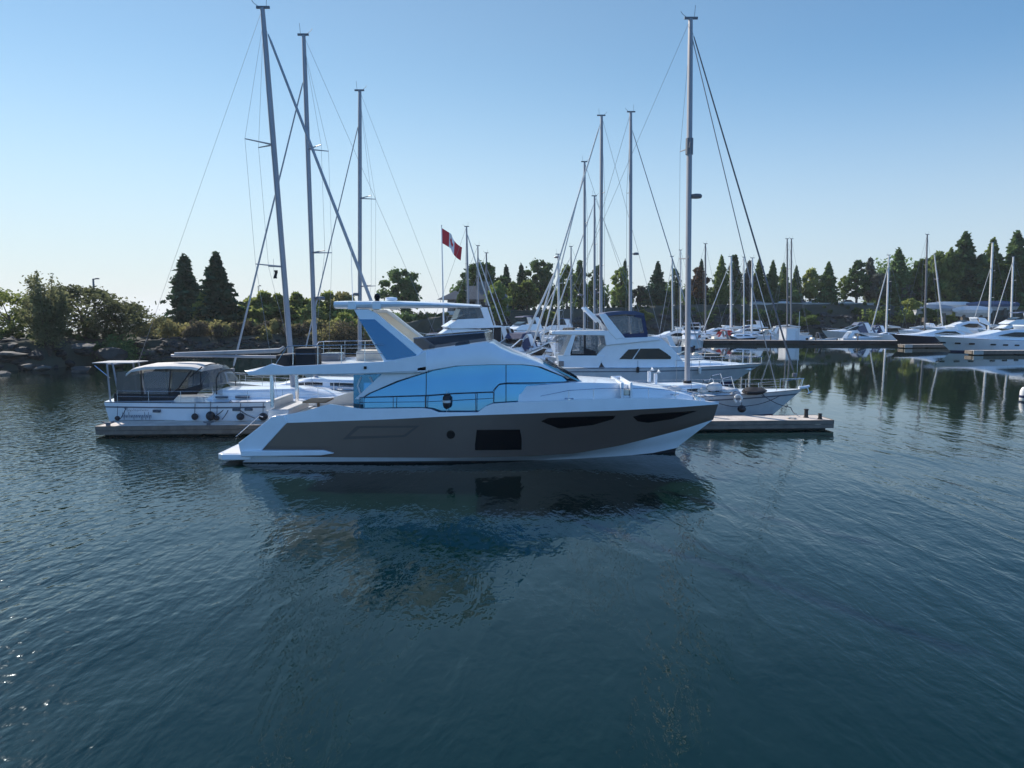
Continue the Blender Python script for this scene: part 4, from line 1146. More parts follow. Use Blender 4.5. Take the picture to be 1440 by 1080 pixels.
# fenders and lines along the sailboat
def fender(label, px, py, Y, r, h, m='fender_black', ball=False):
    x, z = V(px, py, Y)
    t = thing('fender', label, 'fender', (x, Y, z - h / 2))
    b = MB()
    if ball: b.ell((0, 0, h / 2), (r, r, h / 2), 14, 8)
    else: b.lathe([(r * .3, 0), (r * .8, h * .05), (r, h * .2), (r, h * .8), (r * .8, h * .95), (r * .3, h)], (0, 0, 0), 14)
    b.build('body', m, t)
    l = MB(); l.tube([(0, 0, h - .02), (0, .1, h + .5)], .016, 4); l.build('lanyard', 'rope', t)
fender('round black fender on the white hull, left one of the three before the yacht stern', 274, 586, YA - 2.25, .17, .36, ball=True)
fender('large black double fender hanging at the middle of the lettered hull', 296, 585, YA - 2.30, .23, .50, ball=True)
fender('black fender lying tilted beside the large double one', 305, 588, YA - 2.32, .14, .26, ball=True)
fender('round black fender under the pair of dark hull ports', 338, 586, YA - 2.34, .20, .38, ball=True)
fender('black fender half hidden behind the bronze yacht quarter', 370, 586, YA - 2.36, .24, .40, ball=True)
fender('lumpy black fender on the lettered hull by the stern', 165, 588, YA - 2.10, .13, .24, ball=True)
def mooring(label, pts, m='rope', r=.022):
    P0 = [Vector((V(px, py, Y)[0], Y, V(px, py, Y)[1])) for px, py, Y in pts]
    t = thing('mooring_line', label, 'rope', tuple(P0[0]))
    q = MB(); pp = []
    for k in range(len(P0) - 1):
        for j in range(6):
            s_ = j / 6; p = P0[k].lerp(P0[k + 1], s_) - P0[0]; p.z -= .12 * math.sin(math.pi * s_); pp.append(p)
    pp.append(P0[-1] - P0[0]); q.tube(pp, r, 5); q.build('line', m, t)
    e = MB(); e.tube([pp[0] + Vector((.0, 0, .06)), pp[0] + Vector((.08, 0, 0)), pp[0] + Vector((0, 0, -.06)), pp[0] + Vector((-.08, 0, 0)), pp[0] + Vector((0, 0, .06))], r, 4); e.build('eye', m, t)
mooring('dark mooring line slanting left from the winch of the lettered sailboat', [(324, 565, YA - 2.0), (297, 588, YA - 2.35)])
mooring('dark mooring line slanting right from the same midship winch to the dock', [(326, 566, YA - 2.0), (358, 588, YA - 2.4)])
mooring('dark mooring line from the winch straight down to the dock edge', [(325, 566, YA - 2.0), (312, 590, YA - 2.4)])
mooring('short dark mooring line at the lettered stern', [(177, 574, YA - 1.95), (165, 592, YA - 2.2)])

# ---------------------------------------------------------------- the sailing yacht on the right, tall straight mast
YD = 42.0
xb = vx(1128, YD, 548); xm = vx(966.5, YD, 540); xt, zt = V(971, 27, YD)
D, shD, PD = sailboat('white sailboat behind the right end of the dock with a tall straight mast', xb - 8.2, YD, 0, 16.4, xb - xm, zt, B=4.2, lean=(xt - xm, 0), fb=1.25, fbb=1.62, mr=.215, jib=.985, jib_r=.05, jibm='alloy_dark', boom=False,
    boomm='canvas_navy', spreaders=(.36, .66), spr=1.2, wire=.009, radar=(.53, .42, 1.15), hullm='gelcoat_worn', stripe='stripe_grey')
ca = MB(); b = PD(.0); ca.tube([(b.x, 0, b.z - .45), (b.x, 0, b.z + .35)], [.22, .24], 10); ca.build('mast_boot', 'canvas_black', D)
ins = MB(); p = PD(.66); ins.tube([(1e-9 + p.x, 0, p.z - .35), (p.x, 0, p.z + .55)], .22, 8); ins.build('spreader_bracket', 'alloy_dark', D)
bs = MB(); hb = Vector((8.2 - .2, 0, shD(1.0)[2] + .1)); bs.tube([hb, hb + Vector((.45, 0, .05)), hb + Vector((.62, 0, .12))], [.10, .09, .07], 8); bs.build('bowsprit', 'gelcoat', D)
an = MB(); an.tube([hb + Vector((.5, 0, 0)), hb + Vector((.62, 0, -.32))], .035, 6); an.tube([hb + Vector((.45, -.16, -.36)), hb + Vector((.62, 0, -.30)), hb + Vector((.80, .0, -.22))], .04, 5); an.build('anchor', 'steel', D)
i2 = MB(); j1 = PD(.97); j2 = Vector((8.2 - 1.5, 0, shD(.92)[2])); i2.tube([j1, j2], .028, 6); i2.build('inner_forestay', 'wire', D)
fender('black tyre-like fender on the grey white hull above the dock right of the yacht bow', 1043, 575, YD - 2.1, .24, .42, ball=True)
# deck clutter of the right-hand sailboat
def lump(root, name, m, c, rad, seed=0, j=.12):
    rr = random.Random(seed); b = MB(); b.ell((0, 0, 0), (1, 1, 1), 12, 7)
    b.v = [tuple(c[i] + rad[i] * p[i] * (1 + rr.uniform(-j, j)) for i in range(3)) for p in b.v]
    return b.build(name, m, root, angle=60)
def on_d(px, py, off):
    x, z = V(px, py, YD - off); return x - (xb - 8.2), -off, z
x, y, z = on_d(1059, 549, 1.3)
dg = thing('covered_dinghy', 'black covered dinghy lashed on the foredeck of the right sailboat', 'dinghy', (xb - 8.2 + x, YD + y, z))
st = [(-.55, [(.12, -.16), (.2, .0), (0, .1)]), (-.4, [(.34, -.22), (.42, -.02), (0, .18)]), (.1, [(.38, -.22), (.46, -.02), (0, .2)]), (.5, [(.25, -.18), (.3, .02), (0, .16)]), (.72, [(.04, -.05), (.05, .02), (0, .06)])]
b = MB(); b.loft_sym(st, bottom=True); b.build('cover', 'canvas_black', dg, angle=50)
b = MB(); b.tube([(-.5, -.4, -.1), (.1, -.47, -.06), (.55, -.28, -.04), (.76, 0, -.02), (.55, .28, -.04), (.1, .47, -.06), (-.5, .4, -.1)], .06, 7); b.build('gunwale', 'rubber', dg)
for k, (px, py, off, rad, m, nm) in enumerate(((1005, 543, 1.0, (.5, .4, .25), 'sailcloth', 'folded_sail'), (1022, 548, .6, (.7, .5, .16), 'sailcloth', 'folded_sail'), (988, 548, .9, (.35, .3, .2), 'canvas_beige', 'sail_bag'), (1035, 553, 1.4, (.28, .2, .16), 'canvas_grey', 'sail_bag'), (948, 546, 1.0, (.5, .3, .2), 'sailcloth', 'folded_sail'))):
    x, y, z = on_d(px, py, off); lump(D, nm, m, (x, y, z - .05), rad, k + 3, .2)
for k, (px, py) in enumerate(((1003, 528), (1018, 532), (992, 535))):
    x, y, z = on_d(px, py, .4); m = MB(); m.tube([(x - .35, y, z - .7), (x - .1, y, z), (x + .45, y + .1, z + .1), (x + .7, y + .2, z - .6)], .03, 5); m.build('deck_frame', 'steel', D)
for k, (px, py) in enumerate(((913, 525), (922, 528))):
    x, y, z = on_d(px, py, 0); m = MB(); m.tube([(x, y, z - .5), (x, y, z + .1), (x + .22, y, z + .26)], [.10, .11, .14], 10); m.build('cowl_vent', 'gelcoat', D)
mooring('dark mooring line from the right sailboat bow down to the dock', [(1073, 556, YD - 1.6), (1112, 573, YD - 1.4), (1120, 582, YD - 3.5)])
mooring('long dark dock line drooping across the grey white hull of the right sailboat', [(1008, 566, YD - 2.05), (1050, 571, YD - 2.15), (1098, 556, YD - 1.3)])
lr_ = thing('life_ring', 'pale rounded horseshoe buoy on the guard rail of the right sailboat', 'buoy', (*(lambda q: (q[0], YD - 2.05, q[1]))(V(1038, 561, YD - 2.05)),))
m = MB(); m.tube([(.2 * math.cos(a), 0, .22 * math.sin(a)) for a in [R(-60 + k * 30) for k in range(11)]], .07, 8); m.build('float', 'fender_white', lr_)
m = MB(); m.tube([(-.2, 0, .2), (.2, 0, .2)], .02, 5); m.build('strap', 'rope', lr_)

# ---------------------------------------------------------------- the two other masts behind the lettered sailboat
from_mast('white sailboat with a radar low on its slightly leaning mast, second from left', 443, 427, 50, 47.0, 180, bow_px=316, L=15.5, mast_px=8.5, jib_y=103, jib_r=.06, mr=.19, boomm='canvas_black', spr=.9, sweep=1.1, radar=(.245, .45, 1.1), wire=.009, dodger='canvas_navy')
from_mast('white sailboat moored farthest back of the left three, with a plain shorter mast', 505, 506, 128, 58.0, 180, bow_px=418, L=14.0, mast_px=7.5, jib_y=167, jib_r=.05, boomm='canvas_black', spr=.9, sweep=1.1, radar=(.27, -.3, 1.3), wire=.009, spreaders=(.30, .62))
# ---------------------------------------------------------------- the white flybridge cruiser behind the yacht's bow
YE = 62.0
def ve(px, py, off=0.0): return V(px, py, YE - off)
ex0, ex1 = ve(783, 520)[0], ve(1072, 512)[0]; LE = ex1 - ex0; EX = (ex0 + ex1) / 2
E = thing('cabin_cruiser', 'white flybridge cruiser with navy canvas enclosure and dark wedge windows behind the yacht bow', 'motor boat', (EX, YE, 0))
shE = hull_parts(E, LE, 4.8, vz(516, YE), vz(512, YE) + .05, 'gelcoat_worn', 'stripe_navy', 'stripe_grey', tr=.92, rake=.15, full=2.2, mid=.5, deckm='gelcoat')
def oe(pts, off): return [(ve(px, py, off)[0] - EX, ve(px, py, off)[1]) for px, py in pts]
def pe(name, m, pts, off, th=None, bevel=0.0, par=None, tilt=.05):
    o = oe(pts, off); zb = min(z for _, z in o); mb = MB()
    if th is None:
        mb.prism(o, -off, off, tilt=tilt, z0=zb); return mb.build(name, m, par or E, bevel=bevel)
    mb.prism(o, -off, -off + th, tilt=tilt, z0=zb); return pair(mb, name, m, par or E, bevel=bevel)
dhE = pe('deckhouse', 'gelcoat', [(850, 517), (839, 499), (852, 485), (930, 476), (936, 480), (952, 497), (967, 517)], 1.95, bevel=.06)
st = []
for px, py in ((955, 506), (970, 508.5), (990, 507.5), (1010, 509), (1035, 511), (1055, 512.5)):
    b = {955: 1.6, 970: 1.5, 990: 1.35, 1010: 1.1, 1035: .7, 1055: .3}[px]; x, z = ve(px, py); st.append((x - EX, [(b, z - .45), (b - .1, z - .08), (0, z + .08)]))
m = MB(); m.loft_sym(st, bottom=True); m.build('foredeck_trunk', 'gelcoat', E)
pe('cabin_window', 'dark_glass', [(871, 505), (884, 491.5), (899, 490.5), (889, 505)], 1.97, .06)
pe('cabin_window', 'dark_glass', [(891, 505), (901, 490.3), (927, 490), (937, 496.5), (944, 502), (943, 505)], 1.97, .06)
pe('bridge_deck', 'gelcoat', [(776, 466), (776, 470.5), (850, 472), (852, 486), (930, 478), (924, 474), (912, 474), (873, 475.5), (858, 465)], 2.05, bevel=.05)
pe('raked_arch', 'gelcoat', [(842, 441.5), (852, 441), (879, 475), (866, 477), (857, 467)], 2.07, .16, bevel=.03)
pe('arch_strut', 'gelcoat', [(821, 433), (824, 431), (846, 452), (843, 455)], 1.3, .1)
m = MB(); x, z = ve(823, 436); m.lathe([(.05, -.06), (.22, -.04), (.24, .08), (.05, .14)], (x - EX, 0, z), 14); m.tube([(x - EX, -1.3, z - .12), (x - EX, 1.3, z - .12)], .05); m.build('radar', 'gelcoat', E)
pe('bimini', 'canvas_blue', [(843, 443), (852, 439.5), (875, 437.2), (893, 437.5), (906, 441), (906, 444), (880, 441.5), (848, 445)], 1.85)
pe('enclosure_pane', 'clear_vinyl', [(849, 446), (904, 443), (909, 466), (871, 470)], 1.84, .03)
pe('enclosure_border', 'canvas_navy', [(845, 445), (849, 444), (876, 470), (910, 468), (911, 474), (873, 475)], 1.88, .04)
pe('enclosure_border', 'canvas_navy', [(893, 443), (906, 441), (911, 470), (906, 470), (902, 447), (893, 446)], 1.88, .04)
m = MB(); o = oe([(905, 443), (910, 470)], 1.8); m.add([(o[0][0], -1.8, o[0][1]), (o[0][0], 1.8, o[0][1]), (o[1][0], 1.8, o[1][1]), (o[1][0], -1.8, o[1][1])] + [(o[0][0] + .03, -1.8, o[0][1]), (o[0][0] + .03, 1.8, o[0][1]), (o[1][0] + .03, 1.8, o[1][1]), (o[1][0] + .03, -1.8, o[1][1])], [(0, 1, 2, 3), (7, 6, 5, 4), (0, 4, 5, 1), (1, 5, 6, 2), (2, 6, 7, 3), (3, 7, 4, 0)]); m.build('enclosure_front', 'clear_vinyl', E, smooth=False)
m = MB(); x, z = ve(892, 462); m.box(x - EX - .3, x - EX + .3, -.5, .4, z - .6, z - .1); m.box(x - EX - .36, x - EX - .2, -.5, .4, z - .15, z + .45); m.build('helm_seat', 'canvas_grey', E, bevel=.06)
pe('cockpit_side', 'gelcoat', [(788, 517), (784, 500), (850, 500), (842, 517)], 2.05, .12, bevel=.03)
pe('slanted_pillar', 'gelcoat', [(805, 470), (810, 470), (801, 500), (792, 500)], 2.03, .12)
pe('enclosure_pane', 'clear_vinyl', [(812, 471), (850, 473), (852, 486), (838, 498), (803, 498)], 1.98, .03)
pe('enclosure_pane', 'clear_vinyl', [(785, 471), (804, 471), (793, 499), (785, 499)], 1.98, .03)
for pts in ([(821, 471), (824, 471), (824, 498), (821, 498)], [(803, 497), (838, 497), (838, 500), (802, 500)], [(805, 473), (808, 473), (804, 498), (802, 498)], [(824, 490), (838, 494), (838, 498), (824, 498)]):
    pe('enclosure_frame', 'canvas_black', pts, 2.0, .04)
pe('cockpit_bulkhead', 'dark_glass', [(838, 474), (841, 474), (841, 517), (838, 517)], 1.9)
bow_rail(E, shE, .55, .995, .62, .02, 9)
for px, py in ((789, 512),):
    x, z = ve(px, py, 2.3); m = MB(); m.box(x - EX - .2, x - EX + .25, -2.2, -1.9, z - .2, z + .25); m.build('stern_locker', 'hull_grey', E, bevel=.04)
fender('pale fender on the white flybridge cruiser hull forward', 984, 521, YE - 2.3, .13, .6, m='fender_white')
fender('dark fender on the white flybridge cruiser hull amidships', 897, 520, YE - 2.45, .13, .5)

# ---------------------------------------------------------------- sailing yachts in the rows behind
mid = [
 # label, mast base px, top px, top py, depth, heading, bow px, kwargs
 ('white sailboat with the tall mast rising just behind the navy canvas cruiser', 887, 887, 158, 72, 0, 992, dict(mast_px=6.5, jib_y=176, jib_r=.05, radar=(.43, .55, 1.0), wire=.016, boomm='sailcloth')),
 ('white sailboat with the tallest mast of the cluster left of the cruiser canvas', 845, 846, 163, 76, 180, 742, dict(mast_px=6.5, jib_y=168, jib_r=.09, jibm='sailcloth', wire=.016, boomm='canvas_blue')),
 ('white sailboat with a mid height mast, left neighbour of the tallest in the cluster', 822, 822, 228, 84, 180, 756, dict(mast_px=5, jib_y=240, jib_r=.08, jibm='sailcloth', wire=.018, radar=(.30, -.5, 1.0))),
 ('white sailboat with a shorter mast between the two taller ones of the cluster', 836, 836, 276, 96, 180, 764, dict(mast_px=4.2, jib_y=284, jib_r=.08, jibm='sailcloth', wire=.02, radar=(.36, .7, 1.0))),
 ('small sailboat with a thin mast over the stern roof of the white cruiser', 803, 803, 347, 132, 180, 745, dict(mast_px=3, jib_y=360, jib_r=.08, wire=.02, jibm='sailcloth')),
 ('sailboat with bulky furled sails and slanting stays at the left of the mast cluster', 786, 785, 358, 100, 200, 728, dict(mast_px=4.2, jib_y=372, jib_r=.16, jibm='sailcloth', wire=.02, radar=(.97, -.2, 1.3), mastm='alloy_white')),
 ('sailboat with the tallest thin mast right of the red flag', 660, 656, 319, 106, 0, 706, dict(mast_px=3.8, jib_y=326, jib_r=.10, jibm='sailcloth', wire=.02, dodger='canvas_navy', bimini='canvas_navy')),
 ('sailboat with a thin mast second to the right of the red flag', 673, 672, 346, 116, 0, 716, dict(mast_px=3, jib_y=360, jib_r=.10, jibm='sailcloth', wire=.02, dodger='canvas_blue')),
 ('sailboat with a short dark mast third to the right of the red flag', 685, 684, 356, 124, 0, 722, dict(mast_px=3, jib_y=376, jib_r=.06, wire=.02, mastm='alloy_dark', dodger='canvas_navy')),
 ('sailboat with a pale mast in front of the dark pointed spruce', 946, 945, 361, 142, 180, 925, dict(mast_px=3, jib_y=368, jib_r=.05, wire=.022, mastm='alloy_white')),
 ('sailboat with a grey mast just left of the tall straight mast', 957, 957, 352, 150, 180, 930, dict(mast_px=2.6, wire=.022, mastm='alloy_white')),
 ('sailboat with a dark mast just right of the tall straight mast', 992, 992, 343, 153, 0, 1020, dict(mast_px=3, wire=.022, mastm='alloy_dark')),
 ('sailboat with a thick pale mast and two pale stays slanting to its left', 1028, 1028, 361, 151, 180, 985, dict(mast_px=4.2, jib_y=366, jib_r=.09, jibm='sailcloth', wire=.02, mastm='alloy_white', boomm='canvas_beige')),
 ('sailboat with a thin mast standing between the thick pale mast and a twin mast', 1046, 1046, 362, 146, 0, 1075, dict(mast_px=2.6, wire=.022, mastm='alloy_white')),
 ('sailboat with a pale mast whose stay drops to the right of the red canopy boat', 1057, 1058, 363, 150, 0, 1088, dict(mast_px=3.4, jib_y=366, jib_r=.09, jibm='sailcloth', wire=.022, mastm='alloy_white', boomm='canvas_navy')),
 ('sailboat with the left one of the twin dark masts above the white hut', 1107, 1107, 336, 160, 180, 1085, dict(mast_px=2.8, wire=.02, mastm='alloy_dark')),
 ('sailboat with the right one of the twin dark masts above the white hut', 1112, 1113, 336, 168, 0, 1138, dict(mast_px=2.8, wire=.02, mastm='alloy_dark')),
 ('sailboat with a pale mast and a furled sail slanting left before dark trees', 1246, 1250, 359, 158, 180, 1222, dict(mast_px=3.2, jib_y=372, jib_r=.13, jibm='sailcloth', wire=.02, mastm='alloy_white', spreaders=(.30, .66))),
 ('sailboat with a dark topped mast and wide low spreader before the right wood', 1300, 1304, 330, 150, 0, 1325, dict(mast_px=3, wire=.02, mastm='alloy_dark', spreaders=(.34, .70), spr=.9)),
 ('sailboat with a bright white mast over the blue covers at the right', 1390, 1396, 341, 172, 180, 1362, dict(mast_px=3.6, jib_y=372, jib_r=.07, jibm='sailcloth', wire=.02, mastm='alloy_white')),
 ('sailboat with a thin pale mast nearest the right edge', 1421, 1425, 361, 176, 180, 1392, dict(mast_px=3, jib_y=366, jib_r=.10, jibm='sailcloth', wire=.02, mastm='alloy_white')),
 ('sailboat with a faint thin mast before the yellow green bush', 1326, 1314, 358, 170, 0, 1332, dict(mast_px=2.2, wire=.02, mastm='alloy_white')),
]
for lab, pb_, pt_, pyt, Y, hd, bpx, kw in mid:
    k = dict(kw); k.setdefault('detail', 1 if Y < 110 else 0); k.setdefault('boomm', 'sailcloth')
    Jm = abs(vx(bpx, Y, 480) - vx(pb_, Y, 470))
    from_mast(lab, pb_, pt_, pyt, Y, hd, bow_px=bpx, L=max(8.5, min(15, Jm / .42)), spr=k.pop('spr', .9), **k)

# ---------------------------------------------------------------- motor boats in the rows behind
def mb_at(style, label, px0, px1, Y, hd, depth=None, **k):
    """motor boat spanning px0..px1 at depth Y; heading in degrees"""
    xA, xB = vx(px0, Y, 480), vx(px1, Y, 480)
    c = abs(math.cos(R(hd))); sn = abs(math.sin(R(hd)))
    L = k.pop('L', None) or (xB - xA) / max(.3, c + .3 * sn)
    return motorboat(style, label, (xA + xB) / 2, Y, hd, L, **k)
mb_at('fly', 'grey and white pilothouse cruiser seen under the hard top of the yacht', 580, 700, 92, 200, hullm='hull_grey', canvas='canvas_black', enclose=True, L=12.5, s=1.52, stripe='gelcoat')
mb_at('express', 'cruiser with a black canvas box cockpit behind the smoked screen of the yacht', 664, 716, 108, 160, canvas='canvas_black', L=9, s=1.35)
mb_at('express', 'white express boat with dark canvas bow on, left of the furled sail bundle', 690, 738, 86, 235, canvas='canvas_navy', L=11, s=1.15)
mb_at('express', 'white open boat with cream cockpit in front of the furled sail bundle', 718, 782, 76, 190, canvas=None, L=9, s=.95)
mb_at('express', 'white cuddy cruiser with grey canvas among the slanting furled sails', 742, 790, 88, 176, canvas='canvas_grey', L=9.5, s=1.05)
mb_at('fly', 'white bridge cruiser half hidden left of the slanting furled sails', 704, 752, 118, 215, canvas='canvas_navy', L=11, s=1.2)
mb_at('bow', 'small open boat with black outboard beside the cream cockpit boat', 738, 772, 70, 175, L=5.5, s=.8)
mb_at('express', 'low white cruiser with beige canvas behind the slanting furled sails', 772, 812, 124, 190, canvas='canvas_beige', L=9.5, s=1.1)
mb_at('fly', 'low white cruiser with blue covers behind the stern of the navy canvas cruiser', 748, 800, 132, 170, canvas='canvas_blue', L=11, s=1.1)
mb_at('sport', 'white sports cruiser with raked screen stripes right of the navy canvas cruiser', 912, 968, 128, 205, L=11)
mb_at('bow', 'dark low open boat beside the raked screen sports cruiser', 925, 968, 118, 180, L=6.5, s=.75, hullm='hull_navy')
mb_at('fly', 'pale blue white cruiser seen bow on beside the tall straight mast', 952, 990, 122, 250, L=12, canvas='canvas_blue', s=.95)
mb_at('express', 'white cruiser with a red canopy on the far dock', 1008, 1060, 150, 0, canvas='canvas_red', L=9.5)
mb_at('express', 'small white cruiser with cream canvas right of the red canopy boat', 1046, 1085, 162, 180, canvas='canvas_beige', L=9)
mb_at('bow', 'dark hulled open boat along the near edge of the far dock', 990, 1072, 145.5, 0, hullm='hull_navy', s=1.15, L=10.5)
mb_at('bow', 'white open runabout left of the white hut on the far dock', 1050, 1098, 152, 180, L=6.5, s=.9)
mb_at('express', 'large cruiser with blue grey canvas right of the white hut', 1160, 1226, 165, 180, canvas='canvas_blue', hullm='gelcoat_worn', L=12.5, s=1.25)
mb_at('bow', 'low white runabout in front of the blue grey canvas cruiser', 1138, 1176, 148, 0, L=6.2, s=.95)
mb_at('express', 'low pale cuddy boat lying right of the white runabout on the far dock', 1178, 1246, 150, 0, L=9, s=.72, canvas=None)
mb_at('sport', 'black hulled motor yacht with white cabin lying bow left at the right', 1252, 1372, 134, 184, hullm='hull_navy', L=16.5, s=.98, name='motor_yacht', cat='yacht')
mb_at('sport', 'big white motor yacht with a row of portholes cut by the right edge', 1311, 1490, 113, 182, L=20, s=1.12, name='motor_yacht', cat='yacht', ports=6)
mb_at('sport', 'white motor yacht with a bright cabin roof behind the black hulled one', 1296, 1400, 160, 183, L=16, s=1.35, name='motor_yacht', cat='yacht')
mb_at('fly', 'white cruiser with blue bimini behind the big yacht at the right edge', 1380, 1460, 150, 180, L=14, canvas='canvas_blue', s=1.35)
mb_at('express', 'small white cruiser left of the black hulled yacht under the slanting furled sail', 1222, 1262, 168, 0, L=8.5, canvas='canvas_navy')

more = [
 ('express', 'white cruiser with open stern towards us, left of the slanting furled sails', 712, 730, 96, 262, dict(L=9, s=1.0, canvas='canvas_navy')),
 ('express', 'white cruiser with grey canvas lying stern on among the furled sails', 742, 760, 104, 275, dict(L=9, s=1.05, canvas='canvas_grey')),
 ('bow', 'small white runabout with cream seats between the furled sails and the cruiser stern', 762, 786, 82, 200, dict(L=6, s=1.0)),
 ('sport', 'white sports cruiser with raked arch far back behind the furled sails', 724, 768, 134, 180, dict(L=12, s=.95)),
 ('bow', 'white open boat in front of the white cuddy cruiser with grey canvas', 748, 772, 78, 215, dict(L=6.5, s=.85)),
 ('express', 'pale cruiser with black canvas just left of the white cruiser stern roof', 778, 806, 116, 230, dict(L=9, s=1.15, canvas='canvas_black')),
 ('express', 'small white cruiser right of the navy canvas, half behind its windscreen', 905, 935, 108, 170, dict(L=8, s=.9, canvas=None)),
 ('bow', 'small white motorboat at the near side of the finger dock behind the cruiser bow', 942, 972, 93, 180, dict(L=5.5, s=.85)),
 ('sport', 'white cruiser with dark windows moored left of the red canopy boat', 984, 1022, 158, 185, dict(L=11, s=.9)),
 ('fly', 'small white bridge cruiser behind the dark hulled open boat', 1030, 1068, 170, 180, dict(L=10, s=.95, canvas='canvas_navy')),
 ('express', 'white cruiser right of the twin masts behind the white hut', 1088, 1120, 164, 0, dict(L=8.5, s=.95, canvas='canvas_grey')),
 ('express', 'grey white cruiser with navy canvas behind the low pale cuddy boat', 1200, 1240, 172, 180, dict(L=10, s=1.0, canvas='canvas_navy')),
 ('sport', 'white cruiser glimpsed between the black hulled yacht and the mast with low spreader', 1272, 1310, 166, 184, dict(L=10, s=1.0)),
]
for st_, lab, a_, b_, Y_, hd_, kw_ in more: mb_at(st_, lab, a_, b_, Y_, hd_, **kw_)

# ---------------------------------------------------------------- docks further off
Yf = vz  # (alias kept short)
def far_dock(label, px0, px1, Y0, Y1, width, ztop=.6, th=.55, **k):
    a = (vx(px0, Y0, 480), Y0); b = (vx(px1, Y1, 480), Y1)
    return plank_dock(label, a, b, width, ztop, th, fl=True, **k)
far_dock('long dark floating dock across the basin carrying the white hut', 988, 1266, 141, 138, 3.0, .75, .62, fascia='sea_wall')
def finger(label, px, Y, L, w, ang, ztop=.65):
    x = vx(px, Y, 480); c, s = math.cos(R(ang)), math.sin(R(ang))
    return plank_dock(label, (x, Y), (x + L * c, Y + L * s), w, ztop, .5, fl=True)
finger('short finger dock with pale end under the black hulled yacht', 1271, 124, 9, 1.5, 6)
finger('finger dock with pale end beside the portholed yacht at the right edge', 1368, 104, 14, 1.6, 3)
finger('finger dock behind the bow of the navy canvas cruiser', 930, 96, 7.5, 1.4, 0)
finger('low floating dock among the boats under the smoked screen', 700, 80, 9, 1.6, 10)
for label, px, Y, w in (('pale square bumper on the end of the short finger dock', 1272, 123.7, 1.3), ('pale square bumper on the end of the right edge finger dock', 1369, 103.7, 1.4)):
    t = thing('dock_bumper', label, 'bumper', (vx(px, Y, 485), Y, .1)); m = MB(); m.box(-.05, w, -.25, -.06, .0, .62); m.build('pad', 'concrete', t, bevel=.05); m = MB(); m.box(.1, w - .15, -.07, .0, .1, .5); m.build('backing', 'dock_fascia', t)
# the white hut
hut = thing('dock_hut', 'plain white box hut on the far dock, sunlit on its left side', 'hut', (vx(1112, 142, 460), 142.6, .76), R(14))
m = MB(); m.box(-1.45, 1.45, -1.3, 1.3, 0, 2.3); m.build('wall', 'paint_white', hut, bevel=.03)
m = MB(); m.box(-1.53, 1.53, -1.38, 1.38, 2.3, 2.42); m.build('roof', 'paint_white', hut, bevel=.03)
m = MB(); m.box(.5, 1.3, -1.33, -1.302, .05, 1.9); m.build('door', 'gelcoat_worn', hut)
# lamp standards and piles on the docks
def dock_post(label, px, Y, z0, pyt, r=.06, head=True, m='alloy_white', arm=0.0):
    x = vx(px, Y, 450); h = vz(pyt, Y) - z0
    t = thing('lamp_post', label, 'lamp post', (x, Y, z0))
    p = MB(); p.tube([(0, 0, 0), (0, 0, h * .5), (0, 0, h)], [r, r * .9, r * .75], 8); p.build('pole', m, t)
    if head:
        p = MB(); p.box(-.12 if arm <= 0 else -.1, max(.2, arm), -.12, .12, h - .02, h + .12); p.build('lamp_head', 'alloy_dark', t, bevel=.03)
dock_post('thin pale post at the right corner of the white hut', 1124, 141.6, .7, 438, .07, False)
for k, (px, Y) in enumerate(((1152, 140), (1088, 141), (1212, 139.5))):
    x = vx(px, Y, 470)
    pile(('grey pile at the dock right of the white hut', 'grey pile at the dock left of the white hut', 'grey pile at the dock before the low pale cuddy boat')[k], x, Y + 1.5, -1, 1.6, .12)
# float shape stands in for a glittering reflection of something beyond the right edge
bu = thing('reflection_standin', 'pinkish white stand-in float for a glittering reflection at the right edge of the frame', 'buoy', (vx(1441.5, 50.5, 560), 50.5, 0))
m = MB(); m.lathe([(.05, -.35), (.30, -.3), (.36, 0), (.34, .6), (.22, .85), (.06, .9)], (0, 0, 0), 16); m.build('float', 'fender_white', bu)
m = MB(); m.lathe([(.362, .12), (.372, .14), (.368, .28), (.358, .3)], (0, 0, 0), 16); m.build('band', 'stripe_navy', bu)
m = MB(); m.tube([(.1 * math.cos(R(a)), 0, .98 + .1 * math.sin(R(a))) for a in range(-60, 250, 30)], .025, 5); m.build('ring', 'steel', bu)
# ---------------------------------------------------------------- foliage
def quads(cent, size, rng, flat=0.0, name='crown', mname='leaf_mid', droop=None):
    """leaf-sized quads at the given points; returns a mesh"""
    n = len(cent)
    d = rng.normal(size=(n, 3)); d[:, 2] *= (1 - flat)
    d /= np.linalg.norm(d, axis=1)[:, None] + 1e-9
    e = rng.normal(size=(n, 3)); e -= (e * d).sum(1)[:, None] * d; e /= np.linalg.norm(e, axis=1)[:, None] + 1e-9
    s = (size * rng.uniform(.6, 1.3, n))[:, None]
    a, b = d * s, e * s * .55
    v = np.empty((n * 4, 3), np.float32)
    v[0::4] = cent - a; v[1::4] = cent + b * 1.0; v[2::4] = cent + a; v[3::4] = cent - b
    me = bpy.data.meshes.new(name)
    me.vertices.add(n * 4); me.vertices.foreach_set('co', v.ravel())
    me.loops.add(n * 4); me.loops.foreach_set('vertex_index', np.arange(n * 4, dtype=np.int32))
    me.polygons.add(n); me.polygons.foreach_set('loop_start', np.arange(0, n * 4, 4, dtype=np.int32)); me.polygons.foreach_set('loop_total', np.full(n, 4, np.int32))
    me.update(); me.validate()
    me.materials.append(MATS[mname])
    return me

def cloud(rng, c, r, n):
    """n points in an ellipsoid, gathered towards its skin"""
    d = rng.normal(size=(n, 3)); d /= np.linalg.norm(d, axis=1)[:, None]
    q = rng.uniform(0, 1, n) ** .45
    return np.array(c) + d * q[:, None] * np.array(r)

